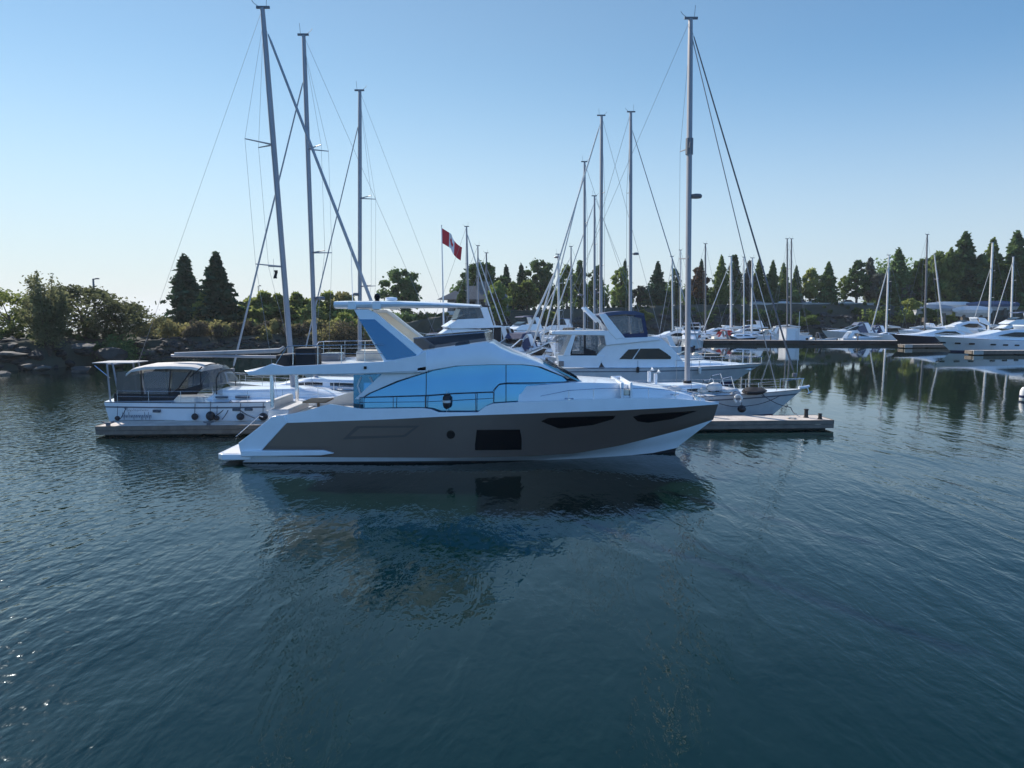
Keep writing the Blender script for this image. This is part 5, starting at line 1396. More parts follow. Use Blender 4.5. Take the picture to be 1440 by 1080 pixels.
def tree_proto(kind, h, r, leaf, size, n, seed):
    """trunk and crown meshes of one tree, standing at the origin"""
    rng = np.random.default_rng(seed); rr = random.Random(seed)
    tm = MB(); pts = []
    if kind == 'conifer':
        tm.tube([(0, 0, -.3), (0, 0, h * .5), (0, 0, h * .97)], [h * .016 + .05, h * .010 + .03, .02], 7)
        k = int(h * 2.2) + 8; per = max(8, n // (k * 8))
        for i in range(k):
            t = i / k; z = h * (.06 + .93 * t); R_ = r * (1 - t) ** .85 * rr.uniform(.72, 1.12) + .12
            a0 = rr.uniform(0, 6.3)
            for j in range(8):
                a = a0 + j * 6.283 / 8 + rr.uniform(-.3, .3); L = R_ * rr.choice((.5, .7, .85, 1.0, 1.25)) * rr.uniform(.85, 1.12)
                u = rng.uniform(.12, 1, per) ** .8
                w = rng.normal(size=(per, 3)) * np.array([.09, .09, .05]) * (R_ + .6) * .8
                p = np.stack([np.cos(a) * L * u, np.sin(a) * L * u, z - u * L * .22 + .1 * h / k * rng.normal(size=per)], 1) + w
                pts.append(p)
        top = np.stack([rng.normal(size=24) * .06 * r * .5, rng.normal(size=24) * .06 * r * .5, h * rng.uniform(.92, 1.02, 24)], 1); pts.append(top)
    elif kind in ('round', 'tall', 'oval'):
        tw = h * .018 + .08
        hb = {'round': .28, 'tall': .14, 'oval': .2}[kind]
        tm.tube([(0, 0, -.3), (rr.uniform(-.2, .2), 0, h * .3), (rr.uniform(-.3, .3), rr.uniform(-.2, .2), h * .62)], [tw * 1.25, tw, tw * .5], 8)
        m = {'round': 30, 'tall': 44, 'oval': 32}[kind]
        for i in range(m):
            t = (i + rr.random()) / m
            z = h * (hb + (.97 - hb) * t)
            env = {'round': math.sin(math.pi * min(1, .12 + t * .85)) ** .6, 'tall': ((1 - t) ** .8 * min(1, t * 4 + .5) + .05) * rr.uniform(.6, 1.35), 'oval': math.sin(math.pi * min(1, .1 + t * .88)) ** .8}[kind]
            a = i * 2.4 + rr.uniform(-.5, .5); q = r * env * rr.uniform(.3, .95)
            c = (q * math.cos(a), q * math.sin(a), z)
            cr = r * rr.uniform(.17, .36) * (.55 + .45 * env) * (1.0 if kind != 'tall' else .9)
            pts.append(cloud(rng, c, (cr, cr, cr * rr.uniform(.6, .95) * (1.35 if kind == 'tall' else 1)), n // m)); pts.append(cloud(rng, c, (cr * 1.5, cr * 1.5, cr * 1.2), max(3, n // m // 9)))
            if i % 2 == 0: tm.tube([(0, 0, h * (hb * .7 + .35 * t)), (c[0] * .5, c[1] * .5, (z + h * (hb * .7 + .35 * t)) * .5 + .1), c], [tw * .4, tw * .25, .03], 5)
    elif kind == 'bush':
        for i in range(5):
            a = rr.uniform(0, 6.3); tm.tube([(0, 0, -.2), (r * .3 * math.cos(a), r * .3 * math.sin(a), h * .5)], [.06, .02], 5)
        for i in range(12):
            a = i * 2.4; q = r * rr.uniform(.1, .75); z = h * rr.uniform(.15, .75) * (1.1 - .5 * q / r); cr = r * rr.uniform(.28, .45)
            pts.append(cloud(rng, (q * math.cos(a), q * math.sin(a), z), (cr, cr, cr * .75 * h / r * .6), n // 12))
    elif kind == 'wispy':     # many upright thin stems, leaves along them, sky showing through
        for i in range(26):
            a = rr.uniform(0, 6.283); tilt = rr.uniform(.05, .75) * r; hh = h * rr.uniform(.55, 1.0) * (1 - .35 * (tilt / r) ** 2)
            end = np.array([math.cos(a) * tilt, math.sin(a) * tilt, hh]); mid_ = end * np.array([.35, .35, .55])
            tm.tube([(0, 0, -.3), tuple(mid_), tuple(end)], [.10, .06, .015], 5)
            u = rng.uniform(.22, 1.02, n // 26)
            p = (1 - u)[:, None] ** 2 * 0 + 2 * (u * (1 - u))[:, None] * mid_ + (u ** 2)[:, None] * end
            pts.append(p + rng.normal(size=p.shape) * np.array([.42, .42, .38]) * (.5 + .9 * (1 - u))[:, None] * r * .22)
    cen = np.concatenate(pts).astype(np.float32)
    cen = cen[cen[:, 2] > .05]
    me = quads(cen, size, rng, mname=leaf, flat=.35 if kind == 'conifer' else 0.0)
    tmo = tm.build('trunk', 'bark'); tme = tmo.data
    bpy.data.objects.remove(tmo)
    return dict(crown=me, trunk=tme, h=h)

def shore_y(x):
    for a, b in zip(SHORE, SHORE[1:]):
        if a[0] <= x <= b[0] and b[0] > a[0]: return a[1] + (b[1] - a[1]) * (x - a[0]) / (b[0] - a[0])
    return 190
P_ = {}
P_['spruce_a'] = tree_proto('conifer', 12.0, 3.5, 'leaf_conifer', .42, 6200, 1)
P_['spruce_b'] = tree_proto('conifer', 13.0, 4.4, 'leaf_conifer', .46, 6800, 2)
P_['spruce_c'] = tree_proto('conifer', 14.0, 3.2, 'leaf_conifer', .5, 4200, 3)
P_['round_a'] = tree_proto('round', 12.0, 5.2, 'leaf_dark', .42, 5200, 4)
P_['round_b'] = tree_proto('round', 12.0, 5.6, 'leaf_mid', .48, 4200, 5)
P_['round_c'] = tree_proto('round', 12.0, 5.0, 'leaf_olive', .48, 4200, 6)
P_['oval_a'] = tree_proto('oval', 15.0, 4.4, 'leaf_dark', .5, 4600, 7)
P_['oval_b'] = tree_proto('oval', 15.0, 4.2, 'leaf_mid', .5, 4400, 8)
P_['tall_a'] = tree_proto('tall', 18.0, 5.6, 'leaf_dark', .55, 5200, 9)
P_['tall_b'] = tree_proto('tall', 18.0, 5.0, 'leaf_mid', .55, 4800, 10)
P_['tall_c'] = tree_proto('tall', 18.0, 4.6, 'leaf_silver', .55, 4200, 12)
P_['cone_a'] = tree_proto('conifer', 18.0, 6.6, 'leaf_dark', .62, 7000, 31)
P_['cone_b'] = tree_proto('conifer', 18.0, 5.8, 'leaf_mid', .62, 6400, 32)
P_['light'] = tree_proto('oval', 10.0, 3.6, 'leaf_light', .45, 3600, 13)
P_['rust'] = tree_proto('oval', 12.0, 3.6, 'leaf_rust', .48, 3200, 14)
P_['silver'] = tree_proto('round', 12.0, 5.0, 'leaf_silver', .45, 4400, 15)
P_['willow'] = tree_proto('wispy', 9.5, 4.6, 'leaf_sage', .17, 8200, 16)
P_['spread'] = tree_proto('round', 8.5, 5.6, 'leaf_sage', .20, 5200, 17)
P_['spread_y'] = tree_proto('round', 8.5, 5.6, 'leaf_light', .20, 5200, 21)
P_['bush_l'] = tree_proto('bush', 3.2, 2.6, 'leaf_light', .24, 2200, 18)
P_['bush_m'] = tree_proto('bush', 3.2, 2.6, 'leaf_mid', .24, 2200, 19)
P_['bush_b'] = tree_proto('bush', 3.2, 2.6, 'leaf_brown', .22, 2600, 20)

def tree(proto, label, px, pyt, Y, wide=1.0, base=None, group=None, name='tree', cat='tree', rz=None, pyb=None):
    """a tree whose top shows at pixel (px, pyt) at depth Y"""
    sy = shore_y(vx(px, Y, 430))
    if base is None and pyb is None and Y > 150: Y = max(Y, sy + 17 + (Y - 200) * .5)
    x = vx(px, Y, 430); zt = vz(pyt, Y)
    z0 = base if base is not None else ground_z(x, Y) - .05
    if pyb is not None: z0 = vz(pyb, Y)
    p = P_[proto]; s = (zt - z0) / p['h']
    t = thing(name, label, cat, (x, Y, z0), rnd.uniform(0, 6.28) if rz is None else rz, group)
    for nm in ('trunk', 'crown'):
        o = bpy.data.objects.new(nm, p[nm]); COL.objects.link(o); o.parent = t
        o.scale = (s * wide, s * wide, s)
    return t

# ---- left headland and spit
tree('willow', 'feathery wide tree growing out of the rocks at the far left', 66, 377, 80, 1.12, 1.6)
tree('spread', 'broad low olive tree behind the feathery one, arching out right', 118, 404, 90, 1.55, 1.5)
tree('spread_y', 'yellow green spreading tree at the very left edge', 12, 412, 88, 1.2, 1.5)
tree('spread', 'dull thin crowned tree arching over the right end of the headland', 168, 426, 92, 1.25, 1.2)
tree('spruce_a', 'left one of the two dark spruces on the spit', 262, 359, 122, 1.22)
tree('spruce_b', 'right broader one of the two dark spruces on the spit', 306, 357, 120, 1.12)
tree('light', 'small green sapling between the two dark spruces', 287, 412, 119, .9)
hedge = [(352, 414, 'bush_l'), (372, 411, 'light'), (392, 414, 'light'), (418, 412, 'light'), (440, 415, 'bush_l'), (462, 411, 'light'), (484, 412, 'round_c'), (338, 424, 'bush_m'), (506, 420, 'bush_m')]
hl = ['pale green shrub right of the dark spruces', 'green tree in the hedge left of the leaning mast foot', 'green tree in the hedge directly behind the leaning mast', 'green tree in the hedge between the two left masts', 'pale green shrub behind the second mast foot', 'green tree in the hedge right of the second mast', 'olive tree in the hedge left of the hard top', 'dark green shrub at the foot of the right spruce', 'green shrub under the left end of the hard top']
for (px, py, k), l in zip(hedge, hl): tree(k, l, px, py, 126, 1.5 if k.startswith('bush') else 1.15, group='hedge trees along the spit')
tree('bush_l', 'tall yellowish shrub on the bank just left of the blue arch panel', 487, 436, 108, 1.1, name='shrub', cat='shrub')
def scatter_bushes(name, label, pts_y, seed, leaf, n, size, hrange):
    """ground-covering scrub: one mass"""
    rng = np.random.default_rng(seed); out = []
    for (px, py0, Y) in pts_y:
        x = vx(px, Y, 450); z0 = ground_z(x, Y); zt = vz(py0, Y); h = max(.6, zt - z0); r = h * rng.uniform(.55, .85)
        for i in range(6):
            a = rng.uniform(0, 6.28); q = r * rng.uniform(0, .6); cz = z0 + h * rng.uniform(.3, .72); cr = r * rng.uniform(.35, .55)
            out.append(cloud(rng, (x + q * math.cos(a), Y + q * math.sin(a), cz), (cr, cr, h * .32), n // 6))
        out.append(cloud(rng, (x, Y, z0 + h * .25), (r, r * .8, h * .3), n // 5))
    me = quads(np.concatenate(out), size, rng, name=name, mname=leaf)
    o = bpy.data.objects.new(name, me); COL.objects.link(o); return tag(o, label, 'undergrowth', kind='stuff')
r1 = random.Random(7)
band = [(px, 451 + r1.uniform(-5, 7), 103.5 + r1.uniform(-2, 6)) for px in range(196, 492, 7)]
scatter_bushes('undergrowth', 'brownish scrub covering the bank of the spit behind the left boats', band[0::2], 3, 'leaf_brown', 560, .20, 0)
scatter_bushes('undergrowth', 'dull olive scrub growing among the brown on the spit bank', band[1::2], 4, 'leaf_olive', 560, .20, 0)
band = [(px, 470 + r1.uniform(-9, 8), 86 + r1.uniform(-3, 6)) for px in range(-420, 190, 9)]
scatter_bushes('undergrowth', 'dark green low scrub between the rocks of the left headland', band, 5, 'leaf_dark', 420, .18, 0)
band = [(px, 432 + r1.uniform(-4, 10) + (5 if px < 700 else 0), 150 + (px - 480) * .15 + r1.uniform(-4, 10)) for px in range(500, 730, 8)]
scatter_bushes('undergrowth', 'green scrub on the shore under the yacht hard top', band, 6, 'leaf_dark', 380, .32, 0)
band = [(px, 437 + r1.uniform(-6, 8), 203 + r1.uniform(0, 6)) for px in range(735, 1250, 8)]
scatter_bushes('undergrowth', 'dark green scrub along the top of the far embankment', band, 8, 'leaf_dark', 260, .42, 0)
band = [(px, 436 + r1.uniform(-10, 10), 196 + r1.uniform(0, 8)) for px in range(1225, 1480, 9)]
scatter_bushes('undergrowth', 'mixed green scrub along the right bank behind the yachts', band, 9, 'leaf_mid', 260, .42, 0)

# ---- rocks
def rock_mesh(seed, rough=.28):
    rng = np.random.default_rng(seed); bm = bmesh.new(); bmesh.ops.create_icosphere(bm, subdivisions=2, radius=1.0)
    f = rng.normal(size=(5, 3)); f /= np.linalg.norm(f, axis=1)[:, None]
    for v in bm.verts:
        p = np.array(v.co); k = 1.0
        for q in f:
            d = p @ q
            if d > .62: k *= .62 / d * rng.uniform(.97, 1.03)
        v.co = Vector(p * k * rng.uniform(.93, 1.07))
    vs = np.array([v.co[:] for v in bm.verts], np.float32); fs = [[v.index for v in q.verts] for q in bm.faces]; bm.free()
    return vs, fs
ROCKS = [rock_mesh(i) for i in range(6)]
def riprap(name, label, spots, seed, m='rock', smin=.3, smax=.9):
    rng = np.random.default_rng(seed); mb = MB()
    for x, y, z in spots:
        vs, fs = ROCKS[rng.integers(0, 6)]; s = rng.uniform(smin, smax); a = rng.uniform(0, 6.28)
        sc = np.array([s * rng.uniform(.8, 1.4), s * rng.uniform(.7, 1.1), s * rng.uniform(.5, .8)])
        v = vs * sc; c, sn = math.cos(a), math.sin(a)
        v = np.stack([v[:, 0] * c - v[:, 1] * sn + x, v[:, 0] * sn + v[:, 1] * c + y, v[:, 2] + z], 1)
        o = len(mb.v); mb.v.extend(map(tuple, v)); mb.f.extend([[i + o for i in f] for f in fs]); mb.m.extend([0] * len(fs))
    me = bpy.data.meshes.new(name); me.from_pydata(mb.v, [], mb.f); me.materials.append(MATS[m]); me.update()
    o = bpy.data.objects.new(name, me); COL.objects.link(o); return tag(o, label, 'rocks', kind='stuff')
r2 = random.Random(21)
sp = []
for k in range(420):
    x = r2.uniform(-49, -18); d = r2.uniform(-.6, 3.6); y = shore_y(x) + d; sp.append((x, y, ground_z(x, y) - .05))
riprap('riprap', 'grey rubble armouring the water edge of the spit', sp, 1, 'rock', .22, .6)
sp = []
for k in range(330):
    x = r2.uniform(-80, -46); d = r2.uniform(-.6, 7.5); y = shore_y(x) + d; sp.append((x, y, ground_z(x, y) - .1))
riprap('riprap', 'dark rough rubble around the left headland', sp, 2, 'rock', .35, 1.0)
sp = []
for k in range(520):
    x = r2.uniform(-16, 150); d = r2.uniform(-.6, 5.5); y = shore_y(x) + d; sp.append((x, y, ground_z(x, y) - .1))
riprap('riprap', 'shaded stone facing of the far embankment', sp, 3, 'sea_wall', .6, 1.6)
def boulder(label, px, py, Y, sx, sz, k, m='rock_pale'):
    x, z = V(px, py, Y); t = MB(); vs, fs = ROCKS[k]; t.add([(v[0] * sx, v[1] * sx * .8, v[2] * sz) for v in vs], fs)
    o = t.build('boulder', m, None, (x, Y, z), smooth=True, angle=25); tag(o, label, 'boulder')
boulder('long pale flat boulder right of the feathery tree on the headland', 115, 487, 79, 1.7, .45, 0)
boulder('pale boulder low at the left edge of the headland', 18, 498, 76, 1.5, .4, 1)
boulder('rounded pale boulder lying at the water in front of the feathery tree', 60, 518, 73, .9, .35, 2)
boulder('dark big boulder mass at the right end of the headland', 156, 503, 80, 2.2, 1.2, 3, 'rock')
boulder('pale boulder right of the headland above the solar panel', 206, 496, 92, 1.1, .75, 4)
boulder('low pale slab at the water at the very left edge', 2, 528, 70.5, 1.1, .5, 5)
boulder('mid grey boulder at the water left of the solar panel', 112, 520, 74, 1.3, .5, 0, 'rock')
boulder('flat grey boulder lying between the left edge and the feathery tree', 40, 516, 74, .9, .35, 3)

# ---- trees across the water, left to right
across = [
 ('round_a', 'lone round dark tree standing left of the red flag', 566, 380, 178, 1.0),
 ('round_a', 'large dark tree crown behind the thin masts right of the red flag', 678, 371, 190, 1.15),
 ('oval_a', 'dark tree at the left flank of the large dark crown', 657, 392, 195, .9),
 ('spruce_c', 'dark pointed tree right of the large dark crown', 712, 374, 202, 1.0),
 ('oval_b', 'olive green tree below the dark pointed pair', 722, 396, 192, 1.0),
 ('spruce_c', 'second dark pointed tree right of the large dark crown', 733, 372, 204, 1.0),
 ('round_a', 'dark tree with twin tops left of the furled sail bundle', 760, 367, 206, .85),
 ('light', 'bright green tree low before the twin topped dark tree', 741, 396, 190, 1.3),
 ('oval_a', 'dark tree hiding the left end of the grey roofed house', 651, 398, 168, .9),
 ('oval_b', 'mid green tree hiding the right end of the grey roofed house', 700, 396, 170, 1.0),
 ('oval_b', 'yellow green tree behind the furled sail bundle', 797, 372, 200, .9),
 ('tall_a', 'dark narrow tree behind the cluster of masts', 815, 366, 204, .8),
 ('oval_a', 'dark tree behind the mast cluster over the cruiser stern', 838, 374, 204, .9),
 ('oval_b', 'yellowing tree left of the mast behind the cruiser canvas', 873, 376, 200, .95),
 ('spruce_c', 'thin pointed spruce peeping over the yellowing tree', 878, 366, 210, .7),
 ('silver', 'low greyish tree right of the mast behind the cruiser canvas', 900, 402, 206, .9),
 ('spruce_b', 'dark pointed spruce standing alone left of the tall straight mast', 924, 369, 196, 1.0),
 ('oval_a', 'dark small tree touching the tall straight mast on its left', 949, 378, 202, .75),
 ('rust', 'reddish tinged tree right of the tall straight mast', 982, 376, 198, .9),
 ('spruce_c', 'thin pale topped conifer right of the tall straight mast', 985, 366, 206, .8),
 ('cone_b', 'green poplar first in the row right of the tall straight mast', 1013, 360, 200, .82),
 ('tall_a', 'dark green poplar second in the row right of the tall straight mast', 1032, 358, 203, .8),
 ('tall_c', 'greyish poplar third in the row right of the tall straight mast', 1052, 366, 200, .8),
 ('cone_b', 'green poplar fourth in the row, under the slanting right stay', 1066, 364, 203, .8),
 ('cone_a', 'dark poplar fifth in the row, left of the twin masts', 1085, 367, 200, .8),
 ('cone_b', 'poplar right behind the twin dark masts', 1100, 370, 203, .8),
 ('cone_a', 'small dark poplar right of the twin dark masts', 1118, 374, 204, .7),
 ('light', 'small bright olive tree in the gap right of the twin dark masts', 1139, 379, 196, .95),
 ('cone_a', 'dark broad cone shaped tree on a clear trunk above the white hut', 1163, 369, 196, 1.05),
 ('oval_b', 'yellow green tree between two dark ones right of the cone shaped tree', 1186, 388, 202, .8),
 ('oval_a', 'dark tree with a visible trunk before the grey green mass', 1204, 366, 197, .95),
 ('tall_c', 'grey green tall tree right of the visible trunk tree', 1221, 362, 204, .9),
 ('silver', 'silvery broad tree behind the slanting furled sail', 1234, 385, 198, .95),
 ('cone_a', 'dark pointed tree behind the mast with the slanting furled sail', 1260, 350, 200, 1.0),
 ('silver', 'silvery low tree before the dark pointed one', 1274, 400, 195, .8),
 ('oval_b', 'olive tree left of the dark topped mast', 1293, 364, 203, 1.0),
 ('round_b', 'yellowish green tree right of the dark topped mast', 1318, 358, 198, .85),
 ('cone_a', 'tall dark cottonwood with twin tops, highest left of the white mast', 1352, 328, 204, 1.12),
 ('cone_b', 'narrow green tree at the left flank of the twin topped cottonwood', 1333, 350, 202, .85),
 ('light', 'bright yellow green bush like tree low under the cottonwood', 1328, 398, 190, 1.1),
 ('oval_a', 'dark tree between the cottonwood and the white mast', 1374, 358, 200, .9),
 ('cone_b', 'pointed green tree right behind the white mast', 1391, 336, 206, .95),
 ('cone_a', 'tall dark tree near the right edge of the wood', 1424, 327, 204, 1.05),
 ('oval_b', 'mid green tree below the tall dark one at the right', 1408, 368, 198, .95),
 ('round_a', 'dark tree cut by the right edge of the frame', 1444, 356, 200, 1.0),
]
for p, l, px, py, Y, wd in across: tree(p, l, px, py, Y, wd, group='trees across the basin')
# the wood behind them reads as one mass
rng = np.random.default_rng(77); out = []
for k in range(150):
    px = rng.uniform(640, 1125) if k % 2 else rng.uniform(1215, 1600); Y = rng.uniform(214, 250); x = vx(px, Y, 430); z0 = 8.0
    top = 402 + (rng.uniform(-6, 10)) if px < 1180 else 368 + rng.uniform(-12, 22)
    h = vz(top, Y) - z0; r = h * rng.uniform(.28, .4)
    out.append(cloud(rng, (x, Y, z0 + h * .6), (r, r, h * .42), 170)); out.append(cloud(rng, (x, Y, z0 + h * .25), (r * .9, r * .9, h * .25), 80))
me = quads(np.concatenate(out), .75, rng, name='woodland', mname='leaf_dark')
wo_ = bpy.data.objects.new('woodland', me); COL.objects.link(wo_); tag(wo_, 'dark wood closing the view behind the single trees', 'woodland', kind='stuff')
for k, (px, py, Y, l) in enumerate(((1136, 446, 190, 'bright green bush on the bank right of the twin masts'), (1282, 424, 185, 'bright green bush below the wood beside the mast with the low spreader'), (1310, 436, 184, 'dull green bush behind the black hulled yacht'), (770, 440, 190, 'light green shrub on the shore behind the furled sail bundle'), (905, 440, 200, 'pale shrub on the shore right of the cruiser canvas'))):
    tree(('bush_m', 'bush_l', 'bush_m', 'bush_l', 'bush_l')[k], l, px, py - 6, Y, 1.2, base=vz(py + 12, Y), name='shrub', cat='shrub')

# ---------------------------------------------------------------- flag, lamps, pavilion, cars, wall
YF = 120.0
fx, fz = V(621, 318, YF); fbx, _ = V(624, 430, YF); gz = ground_z(fbx, YF)
fp = thing('flagpole', 'tall white flagpole carrying the red and white flag', 'flagpole', (fbx, YF, gz))
m = MB(); m.tube([(0, 0, -.2), ((fx - fbx) * .5, 0, (fz - gz) * .5), (fx - fbx, 0, fz - gz)], [.16, .12, .07], 8); m.build('pole', 'paint_white', fp)
m = MB(); m.ell((fx - fbx, 0, fz - gz + .08), (.12, .12, .12), 10, 6); m.build('finial', 'alloy_white', fp)
m = MB(); m.lathe([(.4, -.2), (.4, .12), (.2, .2)], (0, 0, 0), 12); m.build('base', 'concrete', fp)
def in_leaf(u, v):
    """maple leaf in the white square; u, v from -1 to 1"""
    L = [(0, .92), (.18, .58), (.40, .68), (.34, .18), (.56, .42), (.62, .30), (.90, .36), (.80, .08), (.92, 0), (.46, -.36), (.52, -.52), (.06, -.46), (.08, -.92), (0, -.92)]
    L = L + [(-a, b) for a, b in L[::-1]]
    c = False
    for (x1, y1), (x2, y2) in zip(L, L[1:] + L[:1]):
        if (y1 > v) != (y2 > v) and u < (x2 - x1) * (v - y1) / (y2 - y1) + x1: c = not c
    return c
ft = thing('flag', 'red and white maple leaf flag drooping from the flagpole', 'flag', (fx, YF, fz - .3))
m = MB(); NU, NV = 60, 28; W_, H_ = 4.0, 2.45
rows = []
for i in range(NU + 1):
    u = i / NU
    xu = u + .125 * math.sin(2 * math.pi * u)
    rows.append([(W_ * .84 * xu * (1 - .06 * v / NV), .34 * math.sin(u * 9 + v / NV * 1.2) * (.3 + u), -H_ * v / NV * (1 - .10 * u) - 3.0 * u ** 1.15 - .16 * math.sin(u * 8)) for v in range(NV + 1)])
mm = []
for i in range(NU):
    for j in range(NV):
        u = (i + .5) / NU; v = (j + .5) / NV
        red = u < .25 or u > .75 or in_leaf((u - .5) / .22, (0.5 - v) / .42)
        mm.append(0 if red else 1)
vs = [p for r in rows for p in r]; n = NV + 1
m.add(vs, [(i * n + j, i * n + j + 1, (i + 1) * n + j + 1, (i + 1) * n + j) for i in range(NU) for j in range(NV)], mm)
m.build('cloth', ['flag_red', 'flag_white'], ft, angle=90)
m = MB(); m.tube([(0, 0, .15), (0.02, 0, -H_ - .1)], .03, 5); m.build('hoist_rope', 'rope_white', ft)

def street_lamp(label, px, pyt, Y, arm, r=.10):
    x, z = V(px, pyt, Y); g = ground_z(x, Y)
    t = thing('street_lamp', label, 'street lamp', (x, Y, g)); h = z - g
    m = MB(); m.tube([(0, 0, -.2), (0, 0, h)], [r, r * .7], 8); m.build('pole', 'alloy_dark', t)
    m = MB(); m.tube([(0, 0, h - .05), (arm * .75, 0, h)], r * .45, 6); m.build('arm', 'alloy_dark', t)
    m = MB(); m.box(min(arm * .5, arm), max(arm * .5, arm), -.18, .18, h - .06, h + .10); m.build('lamp_head', 'alloy_dark', t, bevel=.03)
street_lamp('dark lamp post with a short arm rising over the left headland trees', 131, 392, 96, .75, .17)
street_lamp('small distant lamp post above the hedge left of the leaning mast', 363, 402, 128, .5, .10)

mat('wall_dull', (0.17, 0.165, 0.16), 0.8, var=0.15, vscale=2)
# pavilion on the far shore
pv = thing('pavilion', 'low grey roofed waterside house under the large dark tree', 'house', (vx(668, 176, 420), 176, ground_z(vx(668, 176, 420), 176) - .4), R(-8))
gz = pv.location.z
zr0, zr1 = vz(421, 176) - gz, vz(402, 176) - gz
m = MB(); m.box(-6.2, 7.8, -3.2, 3.2, 0, zr0); m.build('wall', 'wall_dull', pv)
m = MB()
rf = m.add([(-8.6, -4.2, zr0 - .1), (9.0, -4.2, zr0 - .1), (9.0, 4.2, zr0 - .1), (-8.6, 4.2, zr0 - .1), (-2.5, 0, zr1), (5, 0, zr1)], [(0, 1, 5, 4), (1, 2, 5), (2, 3, 4, 5), (3, 0, 4), (3, 2, 1, 0)]).build('roof', 'roof_grey', pv, smooth=False)
m = MB(); m.box(.6, 3.6, -1.2, 1.2, zr1 - 1.6, zr1 + 1.0); cu_ = m.build('lantern', 'wall_dull', rf)
for k in range(4):
    m = MB(); x = -4.6 + k * 3.3; m.box(x, x + 1.9, -3.26, -3.203, zr0 * .3, zr0 * .85); m.build('window', 'dark_glass', pv)
m = MB(); m.box(-6.3, 7.9, -4.0, -3.8, 0, .9); m.build('railing', 'paint_white', pv)

# sea wall with a pale coping and parked cars above it
cp = MB(); segs = [(vx(px, 213.5, 424), 213.5) for px in range(1055, 1236, 12)]
sw = thing('promenade_wall', 'long pale low wall along the top of the far embankment', 'wall', (segs[0][0], 213, ground_z(segs[0][0], 213) - .2))
zz = sw.location.z
m = MB(); m.box(0, segs[-1][0] - segs[0][0], -.2, .2, 0, .55); m.build('wall', 'concrete', sw)
m = MB(); m.box(-.05, segs[-1][0] - segs[0][0] + .05, -.28, .28, .55, .68); m.build('coping', 'wall_pale', sw, bevel=.02)
def car_proto():
    t = thing('parked_car', 'x', 'car', (0, 0, 0))
    m = MB()
    st = [(-2.15, [(.6, .35), (.72, .55), (.6, .8), (0, .82)]), (-1.9, [(.82, .28), (.88, .6), (.78, .92), (0, .95)]), (-.6, [(.85, .25), (.9, .6), (.82, .95), (0, .97)]), (.9, [(.85, .25), (.9, .6), (.82, .92), (0, .95)]), (1.9, [(.8, .28), (.85, .55), (.7, .74), (0, .78)]), (2.15, [(.6, .35), (.68, .5), (.55, .62), (0, .66)])]
    m.loft_sym(st, bottom=True); m.build('body', 'car_white', t)
    m = MB(); m.prism([(-1.75, .93), (-1.25, 1.42), (.35, 1.45), (1.15, .92)], -.74, .74, tilt=.22, z0=.93); m.build('cabin_glass', 'dark_glass', t, bevel=.05)
    m = MB(); m.prism([(-1.2, 1.43), (-1.1, 1.49), (.25, 1.5), (.36, 1.45)], -.62, .62); m.build('roof', 'car_white', t, bevel=.03)
    for x in (-1.35, 1.35):
        for y in (-.78, .78):
            m = MB(); m.lathe([(.2, -.1), (.33, -.1), (.33, .1), (.2, .1)], (x, y, .33), 14, axis='y'); wq = m.build('wheel', 'rubber', t)
            m = MB(); m.lathe([(.01, -.11), (.2, -.11), (.2, .11), (.01, .11)], (x, y, .33), 12, axis='y'); m.build('rim', 'steel', wq)
    return t
cp0 = car_proto()
cars = [(1104, 'car_white', 'white car parked behind the twin dark masts'), (1118, 'car_dark', 'dark car parked between two pale ones right of the twin masts'), (1129, 'car_grey', 'grey car parked above the bright green bush'), (1143, 'car_white', 'white car parked at the left of the cone shaped tree trunk'), (1066, 'car_grey', 'grey car parked under the poplars left of the twin masts'), (1192, 'car_white', 'white car parked between the two tree trunks above the embankment'), (1154, 'car_red', 'red car parked just left of the cone shaped tree trunk')]
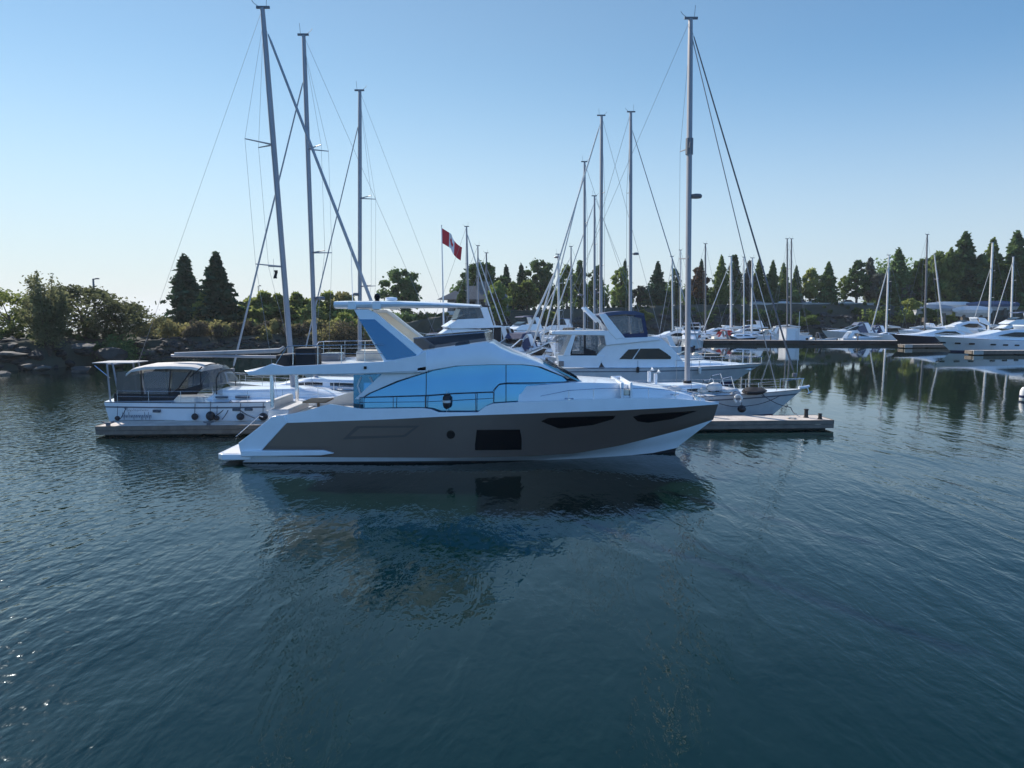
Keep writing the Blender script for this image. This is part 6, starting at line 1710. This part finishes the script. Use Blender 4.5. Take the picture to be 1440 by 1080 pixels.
for k, (px, cm, l) in enumerate(cars):
    o = cp0 if k == 0 else copy_tree(cp0)
    o.location = (vx(px, 217, 420), 217 + (k % 3) * .4, ground_z(vx(px, 217), 217) - .05); o.rotation_euler.z = R((0, 180, 8, 174, 0, 180, 5)[k]); o['label'] = l; o['group'] = 'cars parked above the embankment'
    for ch in o.children:
        if ch.name.split('.')[0] in ('body', 'roof'):
            if k: ch.data = ch.data.copy()
            ch.data.materials[0] = MATS[cm]
# covered boats laid up on the right bank
def laid_up(label, px, py, Y, L, h, m, hd=0):
    x, z = V(px, py, Y); t = thing('covered_boat', label, 'boat', (x, Y, z - h), R(hd))
    st = [(-L / 2, [(h * .5, 0), (h * .62, h * .45), (0, h * .75)]), (-L * .2, [(h * .6, -.1), (h * .72, h * .4), (0, h)]), (L * .2, [(h * .55, -.1), (h * .68, h * .42), (0, h * .95)]), (L * .42, [(h * .2, .1), (h * .32, h * .42), (0, h * .7)]), (L * .5, [(.03, .4), (.06, h * .4), (0, h * .55)])]
    b = MB(); b.loft_sym(st, bottom=True); b.build('cover', m, t, angle=50)
    b = MB(); b.loft_sym([(-L / 2 + .1, [(.02, -h * .6), (h * .5, .02), (0, .03)]), (0, [(.02, -h * .75), (h * .6, -.08), (0, -.05)]), (L * .4, [(.02, -h * .5), (h * .2, .12), (0, .14)])], bottom=True); b.build('hull', 'gelcoat_worn', t)
    for dx in (-L * .25, L * .2):
        s = MB(); s.prism([(dx - .5, -h * 1.6), (dx - .3, -h * .3), (dx + .3, -h * .3), (dx + .5, -h * 1.6)], -.5, .5); s.build('cradle', 'pile_wood', t)
laid_up('long white covered boat laid up on the right bank', 1342, 424, 196, 15, 1.6, 'sailcloth')
laid_up('blue covered boat laid up right of the long white one', 1395, 423, 194, 14, 1.5, 'canvas_blue', 180)
laid_up('grey covered boat laid up below the bright bush of the right bank', 1316, 428, 190, 11, 1.8, 'canvas_grey')
laid_up('small white covered boat laid up beside the blue covered one', 1366, 430, 189, 10, 1.8, 'gelcoat_worn', 180)
